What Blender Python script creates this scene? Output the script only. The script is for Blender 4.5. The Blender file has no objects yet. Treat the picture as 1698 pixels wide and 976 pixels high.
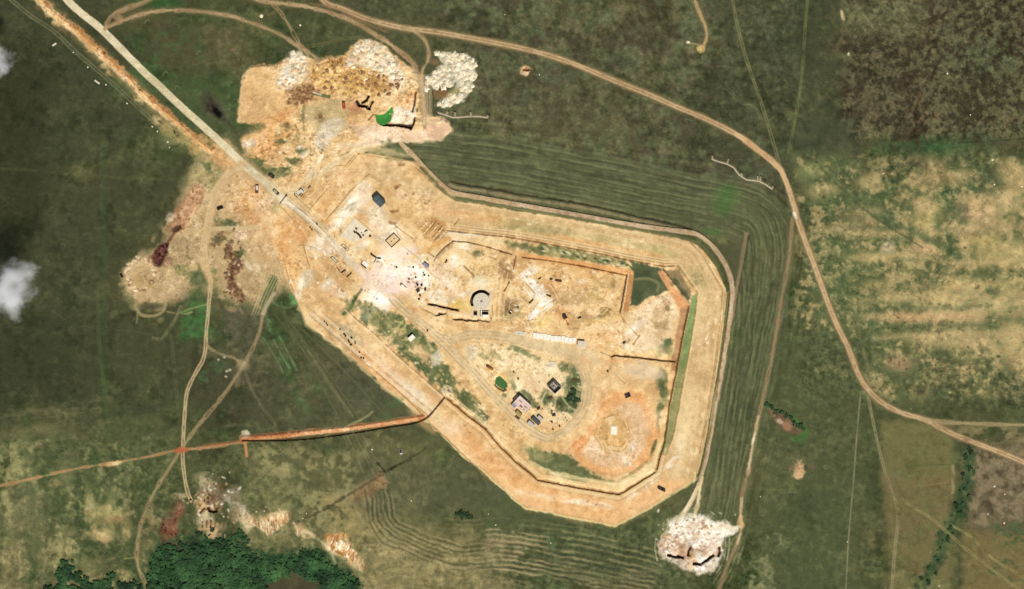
import bpy, bmesh, math, random
import numpy as np
from mathutils import Vector, Matrix

random.seed(7)
S = 0.5                      # metres per map unit
def wx(px): return (px - 849.0) * S
def wy(py): return (488.0 - py) * S

# ------------------------------------------------------------------ terrain grid
STEP = 1.1
fx = np.arange(-40, 1740, STEP); fy = np.arange(-36, 1014, STEP)
def outer(n, r, s):
    o = []; d = STEP
    for _ in range(n): s = s * r; d += s; o.append(d)
    return np.array(o)
oo = outer(46, 1.16, 1.3)
ax = np.concatenate([fx[0] - oo[::-1], fx, fx[-1] + oo]).astype(np.float32)
ay = np.concatenate([fy[0] - oo[::-1], fy, fy[-1] + oo]).astype(np.float32)
NX, NY = len(ax), len(ay)
X, Y = np.meshgrid(ax, ay)
C = np.zeros((NY, NX, 3), np.float32)
E = np.zeros((NY, NX), np.float32)            # how bare and rough the soil is
Z = np.zeros((NY, NX), np.float32)
R = np.zeros((NY, NX), np.int16)
REG = [('ground', None)]

_T = np.random.default_rng(11).random(65536).astype(np.float32) * 2 - 1
def vn(x, y, sc, seed):
    x = x / sc; y = y / sc
    xf = np.floor(x); yf = np.floor(y)
    u = (x - xf).astype(np.float32); v = (y - yf).astype(np.float32)
    xi = xf.astype(np.int64); yi = yf.astype(np.int64)
    u = u*u*(3-2*u); v = v*v*(3-2*v)
    def h(a, b): return _T[((a*73856093) ^ (b*19349663) ^ (seed*83492791)) & 65535]
    def h2(a, b):
        k = (a*73856093 + b*19349663 + seed*83492791)
        k = (k ^ (k >> 13)) * 1274126177
        return _T[(k ^ (k >> 16)) & 65535]
    return (h2(xi,yi)*(1-u)+h2(xi+1,yi)*u)*(1-v) + (h2(xi,yi+1)*(1-u)+h2(xi+1,yi+1)*u)*v
def fbm(x, y, sc, o, seed, g=0.55):
    t = 0; a = 1; n = 0
    for i in range(o):
        ca, sa = math.cos(i*1.1+.4), math.sin(i*1.1+.4)
        t = t + a*vn(x*ca - y*sa, x*sa + y*ca, sc, seed+i*17); n += a; a *= g; sc *= .5
    return (t / n * 1.9).astype(np.float32)

NA = fbm(X, Y, 150, 4, 1); NB = fbm(X, Y, 52, 4, 2); NC = fbm(X, Y, 17, 4, 3); ND = fbm(X, Y, 7, 3, 4); NF = fbm(X, Y, 2.6, 2, 5)
NA2 = fbm(X, Y, 110, 4, 31); NB2 = fbm(X, Y, 38, 4, 32); NC2 = fbm(X, Y, 13, 3, 33)
NS = fbm(X*.25 + Y*.05, Y, 9, 3, 40)          # streaks running east-west
NV = fbm(X, Y*.22, 12, 3, 41)                 # streaks running north-south

def V(c): return np.array(c, np.float32)
def sst(a, b, x):
    t = np.clip((x-a)/(b-a), 0, 1); return t*t*(3-2*t)
def win(x0, y0, x1, y1):
    return (slice(int(np.searchsorted(ay, y0)), int(np.searchsorted(ay, y1))),
            slice(int(np.searchsorted(ax, x0)), int(np.searchsorted(ax, x1))))
def tex(col, sl):
    """one colour, or several blended by the soil noise"""
    if not isinstance(col, list): return V(col)
    if len(col) == 1: return V(col[0])
    t = np.clip(.5 + .42*NB2[sl] + .34*NC[sl] + .22*ND[sl] + .06*NF[sl], 0, 1)[..., None]
    if len(col) == 2: return V(col[0])*(1-t) + V(col[1])*t
    m = np.clip(t*2, 0, 1); n = np.clip(t*2-1, 0, 1)
    r = V(col[0])*(1-m) + V(col[1])*m
    return r*(1-n) + V(col[2])*n
def put(sl, a, col, ear=None, reg=None, lab=None, regthr=.5):
    C[sl] = C[sl]*(1-a[..., None]) + tex(col, sl)*a[..., None]
    if ear is not None: E[sl] = E[sl]*(1-a) + ear*a
    if reg:
        if isinstance(reg, str): REG.append((reg, lab)); rid = len(REG)-1
        else: rid = reg
        Rs = R[sl]; Rs[a > regthr] = rid
        return rid
def cat(pts, n=5):
    p = [pts[0]] + list(pts) + [pts[-1]]; out = []
    for i in range(1, len(p)-2):
        a, b, c, d = map(np.array, (p[i-1], p[i], p[i+1], p[i+2]))
        for k in range(n):
            t = k/n
            out.append(tuple(.5*((2*b)+(c-a)*t+(2*a-5*b+4*c-d)*t*t+(3*b-a-3*c+d)*t**3)))
    out.append(tuple(p[-1])); return out
def pdist(pts, pad):
    """distance, signed side (+ right of travel as seen on the map) and arclength of a polyline"""
    xs = [p[0] for p in pts]; ys = [p[1] for p in pts]
    sl = win(min(xs)-pad, min(ys)-pad, max(xs)+pad, max(ys)+pad)
    i0, j0 = sl[0].start, sl[1].start
    sh = X[sl].shape
    D = np.full(sh, 1e4, np.float32); Sg = np.ones(sh, np.float32); L = np.zeros(sh, np.float32); acc = 0.
    for (xa, ya), (xb, yb) in zip(pts[:-1], pts[1:]):
        ln = math.hypot(xb-xa, yb-ya)
        if ln < 1e-6: continue
        w = win(min(xa, xb)-pad, min(ya, yb)-pad, max(xa, xb)+pad, max(ya, yb)+pad)
        q = (slice(w[0].start-i0, w[0].stop-i0), slice(w[1].start-j0, w[1].stop-j0))
        x = X[w]; y = Y[w]
        t = np.clip(((x-xa)*(xb-xa)+(y-ya)*(yb-ya))/ln**2, 0, 1)
        d = np.hypot(x-xa-t*(xb-xa), y-ya-t*(yb-ya))
        m = d < D[q]
        D[q] = np.where(m, d, D[q])
        cr = (xb-xa)*(y-ya)-(yb-ya)*(x-xa)
        Sg[q] = np.where(m, np.where(cr >= 0, 1, -1), Sg[q])
        L[q] = np.where(m, acc + t*ln, L[q])
        acc += ln
    return sl, D, Sg, L, acc
def stroke(pts, w, col, a=.92, soft=1.6, jit=.7, sm=True, reg=None, lab=None, brk=0., ear=.35, z=0., twin=0., fade=0., regthr=.5, bs=None):
    if sm: pts = cat(pts)
    sl, D, Sg, L, T = pdist(pts, w/2+twin/2+soft+jit*2+2)
    d = D + jit*(ND[sl]*.9 + NC[sl]*.6)
    if twin: 
        al = np.clip((w/2 - np.abs(d-twin/2))/soft+.5, 0, 1)*a
        al = np.maximum(al, np.clip((twin/2+w/2-d)/soft+.5, 0, 1)*a*.35)
    else: al = np.clip((w/2 - d)/soft+.5, 0, 1)*a
    if brk: al = al*sst(brk-.5, brk+.25, .6*NB[sl]+.6*NC2[sl]+.25)
    if fade: al = al*np.clip(L/fade, 0, 1)*np.clip((T-L)/fade, 0, 1)
    if z: Z[sl] += z*np.clip((w/2+1 - d)/3, 0, 1)
    rid = put(sl, al, col, ear, None)
    if reg:
        if isinstance(reg, str): REG.append((reg, lab)); rid = len(REG)-1
        else: rid = reg
        R[sl][d < w/2+twin/2] = rid
    return rid
def psd(pts, pad):
    xs = [p[0] for p in pts]; ys = [p[1] for p in pts]
    sl = win(min(xs)-pad, min(ys)-pad, max(xs)+pad, max(ys)+pad)
    x = X[sl]; y = Y[sl]; D = np.full(x.shape, 1e4, np.float32); ins = np.zeros(x.shape, bool)
    for (xa, ya), (xb, yb) in zip(pts, list(pts[1:])+[pts[0]]):
        l2 = (xb-xa)**2+(yb-ya)**2
        if l2 < 1e-9: continue
        t = np.clip(((x-xa)*(xb-xa)+(y-ya)*(yb-ya))/l2, 0, 1)
        D = np.minimum(D, np.hypot(x-xa-t*(xb-xa), y-ya-t*(yb-ya)))
        if ya != yb:
            ins ^= ((ya > y) != (yb > y)) & (x < (xb-xa)*(y-ya)/(yb-ya)+xa)
    return sl, np.where(ins, -D, D)
def poly(pts, col, a=.95, soft=2., jit=1.5, ear=.8, reg=None, lab=None, sm=False, z=0., zs=2., brk=0., big=0.):
    if sm: pts = cat(list(pts)+[pts[0]])[:-1]
    sl, d = psd(pts, soft+jit*2+abs(big)*2+3)
    d = d + jit*(ND[sl]*.8+NC[sl]*.8) + big*NB2[sl]
    al = np.clip(.5-d/soft, 0, 1)*a
    if brk: al = al*sst(brk-.5, brk+.25, .6*NB[sl]+.6*NC2[sl]+.25)
    if z: Z[sl] += z*np.clip(.5-d/zs, 0, 1)
    rid = put(sl, al, col, ear)
    if reg:
        if isinstance(reg, str): REG.append((reg, lab)); rid = len(REG)-1
        else: rid = reg
        R[sl][d < 0] = rid
    return rid
def blob(x, y, rx, ry, col, a=.9, rot=0., soft=.45, jit=.25, ear=.8, z=0., brk=0., reg=None, lab=None):
    r = max(rx, ry)*1.7+3
    sl = win(x-r, y-r, x+r, y+r)
    c, s = math.cos(math.radians(rot)), math.sin(math.radians(rot))
    dx = X[sl]-x; dy = Y[sl]-y
    q = np.hypot((dx*c+dy*s)/rx, (-dx*s+dy*c)/ry) + jit*(NC[sl]*.7+ND[sl]*.7)
    al = np.clip((1-q)/soft+.5, 0, 1)
    if z: Z[sl] += z*np.clip(1.1-q, 0, 1)
    al = al*a
    if brk: al = al*sst(brk-.5, brk+.25, .5*ND[sl]+.6*NC2[sl]+.25)
    return put(sl, al, col, ear, reg, lab, .45*a)
def cliff(pts, depth, ramp, side=1, col=None, a=.8, w=2.2, fade=5, sm=False, wob=.5, reg=None, lab=None):
    """a cut in the ground: drops sharply on one side of the line and climbs back over 'ramp'"""
    if sm: pts = cat(pts)
    sl, D, Sg, L, T = pdist(pts, ramp+w+4)
    d = D*Sg*side + wob*(ND[sl]+.7*NC[sl])
    f = np.clip(L/fade, 0, 1)*np.clip((T-L)/fade, 0, 1)*(D < ramp+w)
    prof = np.clip(d/1.0+.5, 0, 1)*np.clip(1-d/ramp, 0, 1)**1.3
    Z[sl] -= depth*prof*f
    al = np.clip(d/1.+.7, 0, 1)*np.clip((w-d)/1.5+.5, 0, 1)*f*a
    if col is not None: put(sl, al, col, .6)  # dark earth tint at the foot also paints in the cut's shadow
    if reg:
        REG.append((reg, lab)); R[sl][(d > -.6) & (d < w+.4) & (f > .1)] = len(REG)-1
def trench(pts, w, depth, col, a=.85, sm=False, jit=.4, reg='trench', lab=None, soft=1.2):
    if sm: pts = cat(pts)
    sl, D, Sg, L, T = pdist(pts, w+5)
    d = D + jit*(ND[sl]+.5*NC[sl])
    Z[sl] -= depth*np.clip((w/2+.4-d)/1.1, 0, 1)
    put(sl, np.clip((w/2-d)/soft+.5, 0, 1)*a, col, .5)  # brown earth tint, also paints in some of the trench's shade
    if reg:
        if reg == 1: return
        REG.append((reg, lab)); R[sl][d < w/2+.6] = len(REG)-1
def berm(pts, w, h, sm=True, jit=.5):
    if sm: pts = cat(pts)
    sl, D, Sg, L, T = pdist(pts, w+4)
    d = D + jit*(ND[sl]+NC[sl])
    Z[sl] += h*np.clip(1-d/(w/2), 0, 1)
def rows(pts, offs, w, col, a=.5, brk=.0, wob=1.5, h=.25, sm=True, reg=None, lab=None, ear=.25):
    """plough ridges: stripes at given signed offsets from a guide line"""
    if sm: pts = cat(pts)
    m = max(abs(o) for o in offs)
    sl, D, Sg, L, T = pdist(pts, m+w+5)
    d = D*Sg + wob*NC[sl] + wob*.9*NB[sl]
    f = np.clip(L/14, 0, 1)*np.clip((T-L)/14, 0, 1)
    for k, o in enumerate(offs):
        nz = vn(L + o*7.3, L*0 + k*31.7, 36, 60+k)*.9 + .5*NC2[sl]
        al = np.clip((w/2-np.abs(d-o))/1.8+.5, 0, 1)*f*a*sst(brk-.6, brk+.4, nz+.2)
        put(sl, al, col, ear)
        Z[sl] += h*al/max(a, .01)
    if reg:
        REG.append((reg, lab)); R[sl][(d > min(offs)-4) & (d < max(offs)+4) & (L > 2) & (L < T-2)] = len(REG)-1

# ------------------------------------------------------------------ 1. meadow
g = V((70,75,47)) + NA[..., None]*V((5,4,3)) + NB[..., None]*V((5,5,4)) + NC[..., None]*V((4,4,3)) + ND[..., None]*V((2.5,2.5,2))
g += np.clip(NA2, 0, 1)[..., None]*V((14,6,4)) - np.clip(-NB2, 0, 1)[..., None]*V((9,1,4))
C[:] = g
E[:] = .06
def zone(x0, y0, x1, y1, f, col, a=1., nz=1., ear=None, brk=None, nsrc=None):
    sl = win(x0-f*1.5, y0-f*1.5, x1+f*1.5, y1+f*1.5)
    x = X[sl]; y = Y[sl]
    d = np.maximum(np.maximum(x0-x, x-x1), np.maximum(y0-y, y-y1)) + nz*f*(.45*NB[sl]+.35*NA2[sl]+.15*NC[sl])
    al = sst(f*.6, -f*.6, d)*a
    if brk is not None:
        n = nsrc[sl] if nsrc is not None else (.6*NB[sl]+.55*NC2[sl]+.35*ND[sl])
        al = al*sst(brk-.22, brk+.22, n)
    put(sl, al, col, ear)
B = 2000
zone(-B, -B, 190, 700, 90, (61,64,42), .85)
zone(-B, 60, 70, 420, 60, (48,50,32), .7)  # grass colour darkened for cloud shade at the western edge
zone(-B, 540, 120, 700, 60, (52,56,36), .6)
zone(150, 250, 330, 640, 50, (66,68,44), .6)
zone(165, 240, 176, 760, 8, (58,76,44), .35)
zone(250, 30, 410, 110, 30, (84,80,54), .55)
zone(190, 50, 330, 150, 26, (56,82,46), .6, brk=0.)
zone(205, -30, 300, 14, 14, (48,84,42), .7)
zone(300, 130, 400, 215, 25, (62,84,48), .5)
zone(560, -20, 1330, 330, 50, (72,71,50), .5)
zone(690, 225, 1290, 380, 20, (84,86,58), .7)
zone(700, 240, 900, 330, 30, (94,98,66), .6)
zone(740, -20, 1330, 330, 50, (94,88,66), .5, brk=.05, nsrc=.7*NC+.5*NB2)
zone(860, 200, 1060, 280, 26, (98,98,64), .55)
zone(740, -20, 1330, 330, 50, (62,80,54), .4, brk=.3, nsrc=.7*NC2+.5*NB2)
zone(740, -20, 1330, 330, 50, (54,52,38), .5, brk=.15, nsrc=-(.6*NC2+.6*NB))
zone(800, 130, 1050, 230, 40, (88,84,58), .4)
zone(1200, -20, 1400, 240, 40, (62,66,45), .6)
zone(1400, -B, B+1700, 228, 60, (84,74,52), .92, nz=.9)
zone(1400, -B, B+1700, 228, 60, (104,90,65), .5, brk=.0, nsrc=.45*NB+.5*NC2+.6*ND+.3*NF, nz=.9)
zone(1390, -B, B+1700, 232, 26, (68,74,49), .6, brk=.0, nsrc=.6*NA2+.5*NB2+.4*NC+.4*ND, nz=.8)
zone(1390, -B, B+1700, 232, 26, (60,52,38), .6, brk=.1, nsrc=-(.5*NC2+.5*NB+.5*ND), nz=.8)
zone(1395, 0, 1530, 60, 20, (110,112,76), .5, nz=.5)
zone(1400, 60, 1530, 230, 30, (82,72,52), .5, brk=.0)
zone(1570, 55, 1700, 130, 40, (72,82,56), .6, brk=-.1)
zone(1440, 222, 1650, 262, 26, (62,80,50), .7, brk=-.2, nz=.9)
zone(1530, 234, 1580, 256, 10, (52,86,50), .5, brk=0.)
zone(1310, 200, 1420, 270, 30, (70,76,52), .7)
stroke_later = []
# dry stubble on the east side: measured patches over a blended base
def patch(x,y,rx,ry,col,a=.85,rot=0.,soft=.9,n=.55,ear=.25):
    r = max(rx, ry)*2.0+4; sl = win(x-r, y-r, x+r, y+r); c, s_ = math.cos(math.radians(rot)), math.sin(math.radians(rot))
    dx = X[sl]-x; dy = Y[sl]-y
    q = np.hypot((dx*c+dy*s_)/rx, (-dx*s_+dy*c)/ry) + n*(.55*NC[sl]+.5*ND[sl]+.35*NF[sl])
    put(sl, np.clip((1-q)/soft+.5, 0, 1)*a, col, ear)
zone(1330, 272, B+1700, 655, 45, (96,100,64), .92, nz=.9, ear=.1)
zone(1410, 262, B+1700, 640, 40, (136,126,82), .75, brk=-.2, nz=.6, ear=.2)
zone(1500, 340, B+1700, 600, 50, (156,140,94), .7, brk=-.1, nz=.6, ear=.25)
zone(1318, 262, B+1700, 660, 24, (78,90,56), .7, brk=.15, nsrc=.6*NB2+.4*NC+.3*ND+.2*NS, nz=.6, ear=.1)
zone(1318, 262, B+1700, 660, 24, (166,142,98), .6, brk=.3, nz=.6, ear=.3)
for v in [(1347,282,26,15,(128,130,82)),(1365,316,24,14,(152,140,94)),(1442,303,15,13,(168,152,102)),(1545,287,27,21,(158,138,94)),(1604,294,19,13,(160,142,96)),(1682,289,28,20,(176,154,106)),(1538,355,22,28,(172,156,100)),(1532,338,15,11,(184,160,112)),
          (1446,359,17,13,(168,146,100)),(1433,388,32,7,(174,152,104)),(1624,350,32,28,(186,158,112)),(1672,332,30,20,(188,164,114)),(1602,404,13,22,(192,166,114)),(1640,413,30,26,(178,158,102)),(1684,420,26,22,(184,164,110)),(1473,409,10,13,(200,178,142)),(1534,413,15,9,(186,154,112)),
          (1446,427,42,8,(166,150,98)),(1572,468,26,12,(196,172,114)),(1505,445,24,12,(142,132,86)),(1455,472,28,9,(150,138,92)),(1582,529,62,15,(184,154,108)),(1504,523,42,10,(170,138,98)),(1682,560,24,42,(198,172,118)),(1587,560,54,26,(180,158,108)),(1492,601,24,15,(162,132,98)),(1520,560,22,15,(166,148,100)),
          (1560,500,72,14,(186,164,112)),(1643,507,52,15,(192,170,118)),(1629,582,42,18,(178,156,108)),(1693,607,20,14,(182,158,108)),(1601,615,13,15,(160,140,96)),(1529,649,18,13,(122,114,74)),(1632,649,15,13,(146,136,86)),(1680,470,30,20,(170,154,100)),(1620,470,30,14,(190,166,112)),(1420,360,20,40,(120,114,76)),(1400,380,14,14,(132,120,82))]:
    patch(*v[:4], v[4], .8)
for v in [(1421,330,32,10,(68,90,56)),(1381,338,15,9,(66,88,54)),(1473,307,11,11,(62,84,52)),(1563,325,15,13,(60,86,50)),(1608,310,9,9,(46,74,44)),(1638,300,17,22,(68,78,54)),(1473,359,14,8,(64,86,54)),(1487,397,15,11,(64,84,52)),(1455,395,13,6,(66,84,52)),(1570,388,17,9,(64,80,52)),(1579,424,19,10,(60,82,52)),
          (1523,429,32,6,(68,86,54)),(1376,406,32,24,(84,100,62)),(1433,445,28,9,(78,96,60)),(1545,467,15,11,(72,86,58)),(1624,458,42,7,(84,92,58)),(1690,451,13,7,(80,90,58)),(1599,350,6,15,(84,82,64)),(1620,382,26,6,(112,98,70)),(1560,540,32,6,(78,86,56)),(1529,546,26,8,(80,90,58)),(1515,579,13,13,(76,86,56)),
          (1612,596,32,8,(68,84,52)),(1565,587,15,9,(74,80,54)),(1671,640,42,28,(60,68,46)),(1560,635,34,24,(74,78,52)),(1693,529,11,9,(74,90,56)),(1504,501,22,11,(78,92,58)),(1390,470,30,40,(86,102,62)),(1400,540,24,40,(84,94,60)),(1440,520,26,24,(92,102,64)),(1450,570,22,30,(88,98,62)),(1360,300,9,5,(70,78,52)),(1500,275,30,9,(70,74,52))]:
    patch(*v[:4], v[4], .52, soft=1.6, n=.7, ear=.08)
for q_, c_ in [([(1430,498),(1500,494),(1580,492),(1698,488)],(190,166,116)),([(1440,526),(1520,524),(1600,522),(1698,520)],(190,162,114)),([(1450,560),(1540,556),(1620,552),(1698,550)],(184,160,112)),([(1420,428),(1500,424),(1600,436),(1698,430)],(180,158,108)),([(1440,388),(1520,384),(1600,380),(1698,372)],(182,158,110)),
              ([(1440,512),(1540,510),(1640,506)],(88,96,62)),([(1470,542),(1540,540),(1640,538)],(84,92,58)),([(1440,440),(1540,448),(1640,452)],(92,98,62)),([(1480,590),(1560,586),(1640,580)],(86,92,58))]:
    stroke_later.append((q_, c_))
rs_ = random.Random(3)
for k in range(260):
    x, y = rs_.uniform(1330, 1698), rs_.uniform(265, 680); patch(x, y, rs_.uniform(1.2, 3.6), rs_.uniform(1, 2.4), rs_.choice([(58,72,44),(70,84,52),(92,80,56),(200,178,124),(186,160,112),(120,120,74)]), .55, rs_.uniform(-40, 40))
# south-east
zone(1255, 560, 1440, B+980, 30, (77,83,53), .85, nz=.4, ear=.05)
zone(1300, 820, 1400, B+980, 30, (74,84,54), .5, nz=.4)
zone(1462, 700, 1580, 800, 16, (112,107,66), .85, nz=.5, ear=.08)
zone(1470, 790, 1580, B+980, 22, (116,104,68), .85, nz=.6, ear=.08)
zone(1470, 690, 1600, B+980, 24, (86,92,56), .6, brk=.15)
zone(1600, 735, B+1700, B+980, 20, (104,94,68), .95, nz=.5, ear=.1)
zone(1600, 735, B+1700, 880, 20, (132,116,90), .6, brk=.1, ear=.2)
zone(1600, 735, B+1700, 880, 20, (70,62,44), .7, brk=.2, nsrc=-(.6*NC2+.5*NB)-.1)
zone(1600, 880, B+1700, B+980, 20, (112,102,62), .8)
zone(1640, 860, B+1700, 960, 14, (56,76,44), .7, brk=.1)
zone(1590, 706, B+1700, 734, 8, (150,132,92), .55, brk=-.1, nsrc=.6*NC2+.5*NS, ear=.25)
# south-west and south
zone(-B, 715, 310, B+980, 80, (84,90,57), .85, nz=1.)
zone(-B, 735, 280, B+980, 70, (108,108,70), .55, brk=.15, ear=.15, nz=1.)
zone(0, 700, 300, 980, 70, (76,84,52), .6, brk=.05, nsrc=.6*NA2+.5*NB2+.3*NC)
zone(130, 850, 260, 960, 30, (118,108,72), .7, brk=-.1)
zone(-B, 740, 60, B+980, 30, (122,118,82), .55, brk=.0, nsrc=.4*NC2+.8*NV)
zone(-B, 880, 130, B+980, 40, (122,110,76), .5, brk=.0, nsrc=.6*NB+.6*NV, ear=.15)
zone(0, 720, 260, 976, 30, (150,144,94), .55, brk=.45, nsrc=.6*NB+.5*NC2+.5*NV, ear=.25)
zone(0, 720, 260, 976, 30, (60,74,42), .6, brk=.25, nsrc=.7*NB2+.5*NC)
zone(-20, 670, 330, 712, 14, (56,60,40), .5, nsrc=NS, brk=.1)
zone(-20, 665, 200, 750, 14, (110,106,70), .4, nsrc=NS, brk=.25)
zone(330, 600, 470, 700, 30, (66,62,44), .6)
zone(330, 500, 450, 660, 24, (84,78,60), .5, brk=.1)
zone(300, 500, 350, 560, 12, (52,96,48), .75, brk=-.1)
zone(330, 600, 370, 720, 12, (54,88,46), .5, brk=0.)
zone(420, 560, 690, 730, 30, (80,80,56), .7, nz=.4)
zone(560, 540, 690, 680, 30, (78,79,57), .7, nz=.4)
zone(400, 745, 720, 980, 40, (104,102,66), .85)
zone(430, 745, 640, 900, 40, (134,128,86), .8, brk=-.15, ear=.1)
zone(400, 790, 480, 840, 16, (92,96,60), .6); zone(480, 770, 500, 850, 14, (84,92,58), .5)
zone(540, 830, 640, 900, 24, (138,124,80), .7, brk=-.2, ear=.1)
zone(600, 760, 860, 860, 26, (80,82,57), .85)
zone(610, 880, 860, B+980, 30, (122,114,76), .8, ear=.1)
zone(600, 900, 800, B+980, 20, (156,142,98), .6, brk=.1, nsrc=.6*NC2+.6*NS+.3*NB, ear=.2)
zone(600, 940, 1000, B+980, 20, (120,112,76), .5, brk=.1)
zone(800, 830, 1130, 980, 30, (74,82,53), .8)
zone(800, 880, 910, 980, 20, (110,102,72), .6, brk=0.)
zone(1210, 880, 1310, B+980, 20, (84,92,60), .7, brk=0.)
zone(1225, 880, 1300, B+980, 16, (136,128,90), .4, brk=.3, ear=.2)
zone(870, 860, 960, B+980, 20, (62,84,50), .6, brk=.2)
for q_, c_ in stroke_later: stroke(q_, 9, c_, .5, 8, 4, brk=.0, ear=.25)
for v in [(185,842,9,22,(176,166,108)),(160,850,8,16,(164,156,102)),(172,886,20,9,(188,172,112)),(208,880,8,20,(168,154,104)),(150,830,7,24,(132,132,84)),(40,760,10,50,(112,116,76)),(58,860,12,60,(118,118,78)),(20,900,14,60,(124,114,78)),(110,790,12,30,(118,118,78)),(70,710,22,10,(120,116,76)),(120,900,14,40,(116,112,74)),(150,940,18,14,(126,118,78)),(235,800,14,40,(74,84,50)),(130,860,8,60,(62,76,46)),(90,830,10,50,(78,88,54)),(240,905,16,12,(120,112,72))]:
    patch(*v[:4], v[4], .6, n=.8, soft=1.2, ear=.12)
# seams of finer mottling
gm = np.clip(.5*NB+.6*NC2+.35*ND-.12, 0, 1)*(1-np.clip(E, 0, 1)); C += gm[..., None]*V((17,14,9))*(.45+.55*sst(150, 500, X+.4*Y))[..., None]
gm = np.clip(-.5*NB2-.6*NC-.3*ND-.15, 0, 1)*(1-np.clip(E, 0, 1)); C -= gm[..., None]*V((12,11,9))
gm = np.clip(vn(X*.985+Y*.17+3*NC, 0*X, 1, 5)*0+vn((Y-.12*X+5*NC2)/3., (X+.1*Y)/50., 1, 95)-.35, 0, 1)*(1-np.clip(E, 0, 1)); C += gm[..., None]*V((15,13,9))
C += (NF*np.clip(.7+NB, .2, 1.5))[..., None]*V((2.6,2.6,2.))
C += (NV*np.clip(NA, 0, 1))[..., None]*V((4,3.5,2.5))
wd = sst(1310, 1340, X)*sst(240, 270, Y)*sst(690, 640, Y)
C += (wd*(ND*.7+NF*.6))[..., None]*V((12,11,8))
wd = sst(1385, 1420, X)*sst(240, 220, Y)
C += (wd*(ND*.8+NF*.8))[..., None]*V((12,10,8))
wd = sst(690, 760, Y)*sst(560, 400, X) + sst(860, 900, Y)*sst(1320, 1250, X)
C += (np.clip(wd, 0, 1)*(ND*.7+NF*.6))[..., None]*V((9,8.5,6))
wd = sst(700, 740, X)*sst(1330, 1300, X)*sst(330, 240, Y)
C += (wd*(ND*.7+NF*.5+NS*.5))[..., None]*V((6,6,5))
# ------------------------------------------------------------------ soils
SAND=[(200,160,108),(219,181,126),(231,200,148)]
ORANGE=[(203,148,92),(219,168,108),(229,186,130)]
PALE=[(208,184,138),(226,203,156),(240,224,184)]
PINK=[(212,178,142),(228,198,162),(240,216,186)]
CHALK=[(212,192,158),(236,222,192),(254,246,226)]
TAN=[(172,146,104),(190,162,116),(206,178,130)]
BROWN=[(112,82,56),(138,104,72),(164,126,90)]
GREEN=[(64,78,46),(80,92,58),(102,108,70)]
DRYG=[(112,116,70),(140,136,86),(172,158,106)]
TAN2=[(196,160,112),(212,176,126),(224,192,144)]
ROADC=[(196,180,140),(210,194,153),(220,206,168)]
DIRT=[(148,122,86),(170,142,104),(188,160,118)]

# ------------------------------------------------------------------ 2. ploughed strips and tracks in the meadow
GUIDE=[(676,242),(740,247),(850,262),(1000,292),(1130,318),(1225,338),(1268,362),(1282,410),(1276,480),(1262,560),(1243,650),(1218,760),(1196,868)]
sl, D, Sg, L, T = pdist(cat(GUIDE), 75)
put(sl, np.clip((74-D)/14, 0, 1)*.55*np.clip(L/40, 0, 1)*(Sg*D < 62)*(Sg*D>-34), (84,88,60), .1)
dd = D*Sg; stk = vn(dd+.8*NC[sl], L, 1, 0)*0 + vn((dd+1.5*NB[sl])/3.2, L/46, 1, 91)*.7 + vn((dd+1.5*NB[sl])/1.7, L/24, 1, 92)*.5
fd = np.clip((66-D)/16, 0, 1)*np.clip(L/40, 0, 1)
C[sl] += (stk*fd)[..., None]*V((13,13,9))
rows(GUIDE, [-26,-15,-3,7,18,27,40,49], 3.4, (112,115,78), .55, .15, 1.2, .08, reg='ploughed_strip')
rows(GUIDE, [-22.5,-11.5,.5,10.5,21.5,30.5,43.5], 2.0, (58,62,42), .55, .1, 1.2, -.1)
rows(GUIDE, [-9,12,33,56], 1.8, (104,106,74), .45, .2, 1.2, .05)
rows([(1204,440),(1206,520),(1200,600),(1190,680),(1178,780),(1170,850)], [-10,-19,-28,-38,-47], 2.6, (116,116,80), .5, .1, .7, .06)
rows([(1204,440),(1206,520),(1200,600),(1190,680),(1178,780),(1170,850)], [-14,-24,-33,-43], 2.2, (56,62,42), .5, .05, .7, -.08)
poly([(1175,412),(1238,394),(1236,440),(1216,520),(1213,470),(1203,445)], (74,76,52), .8, 5, 2, ear=.1)
stroke([(1150,385),(1236,391)], 2.2, (84,82,60), .5)
stroke([(1238,388),(1229,440),(1222,478),(1216,520)], 7, [(128,112,82),(146,126,94)], .75, 3, 1.5)
stroke([(1242,390),(1233,440),(1225,480),(1219,520)], 2, (50,48,34), .7)
blob(1202,332,22,26,(64,104,50),.55,20,.8,.35,ear=.05)
blob(1180,384,18,7,(66,100,50),.6,10,.8,.35,ear=.05)
SG=[(609,800),(615,840),(622,872),(645,896),(680,910),(715,925),(750,936),(785,936),(822,934),(862,936),(905,944),(960,956),(1020,968),(1090,978)]
rows(SG, [10,3,-5,-12,-20,-28,-36], 3.0, (142,130,92), .6, .0, 1.8, .15, reg='ploughed_strip')
rows(SG, [6.5,-1,-9,-16,-24,-32], 2.4, (66,66,46), .6, .0, 1.8, -.2)
rows([(795,894),(840,896),(880,902),(912,908)], [-16,-8,0,8,16,24,32,40,48], 3.4, (160,144,104), .7, -.1, 1.2, .2)
rows([(920,905),(980,914),(1050,930),(1100,944)], [-26,-16,-6,6,16,26,36,44], 3.0, (136,128,90), .65, -.1, 1.2, .15)
rows([(920,905),(980,914),(1050,930),(1100,944)], [-21,-11,0,11,21,31,40], 2.4, (54,58,40), .6, -.1, 1.2, -.2)
rows([(700,862),(760,872),(830,868),(900,876),(980,888),(1060,905)], [-10,-2,6], 2.4, (116,110,76), .5, .05, 1.5, .1)
rows([(640,960),(720,966),(800,962),(880,972)], [-8,0,8], 2.4, (136,124,86), .5, .05, 1.5, .1)
rows([(1185,975),(1210,935),(1224,890)], [-8,-2,5,12], 2.2, (150,138,98), .6, -.1, .8, .15)
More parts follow.
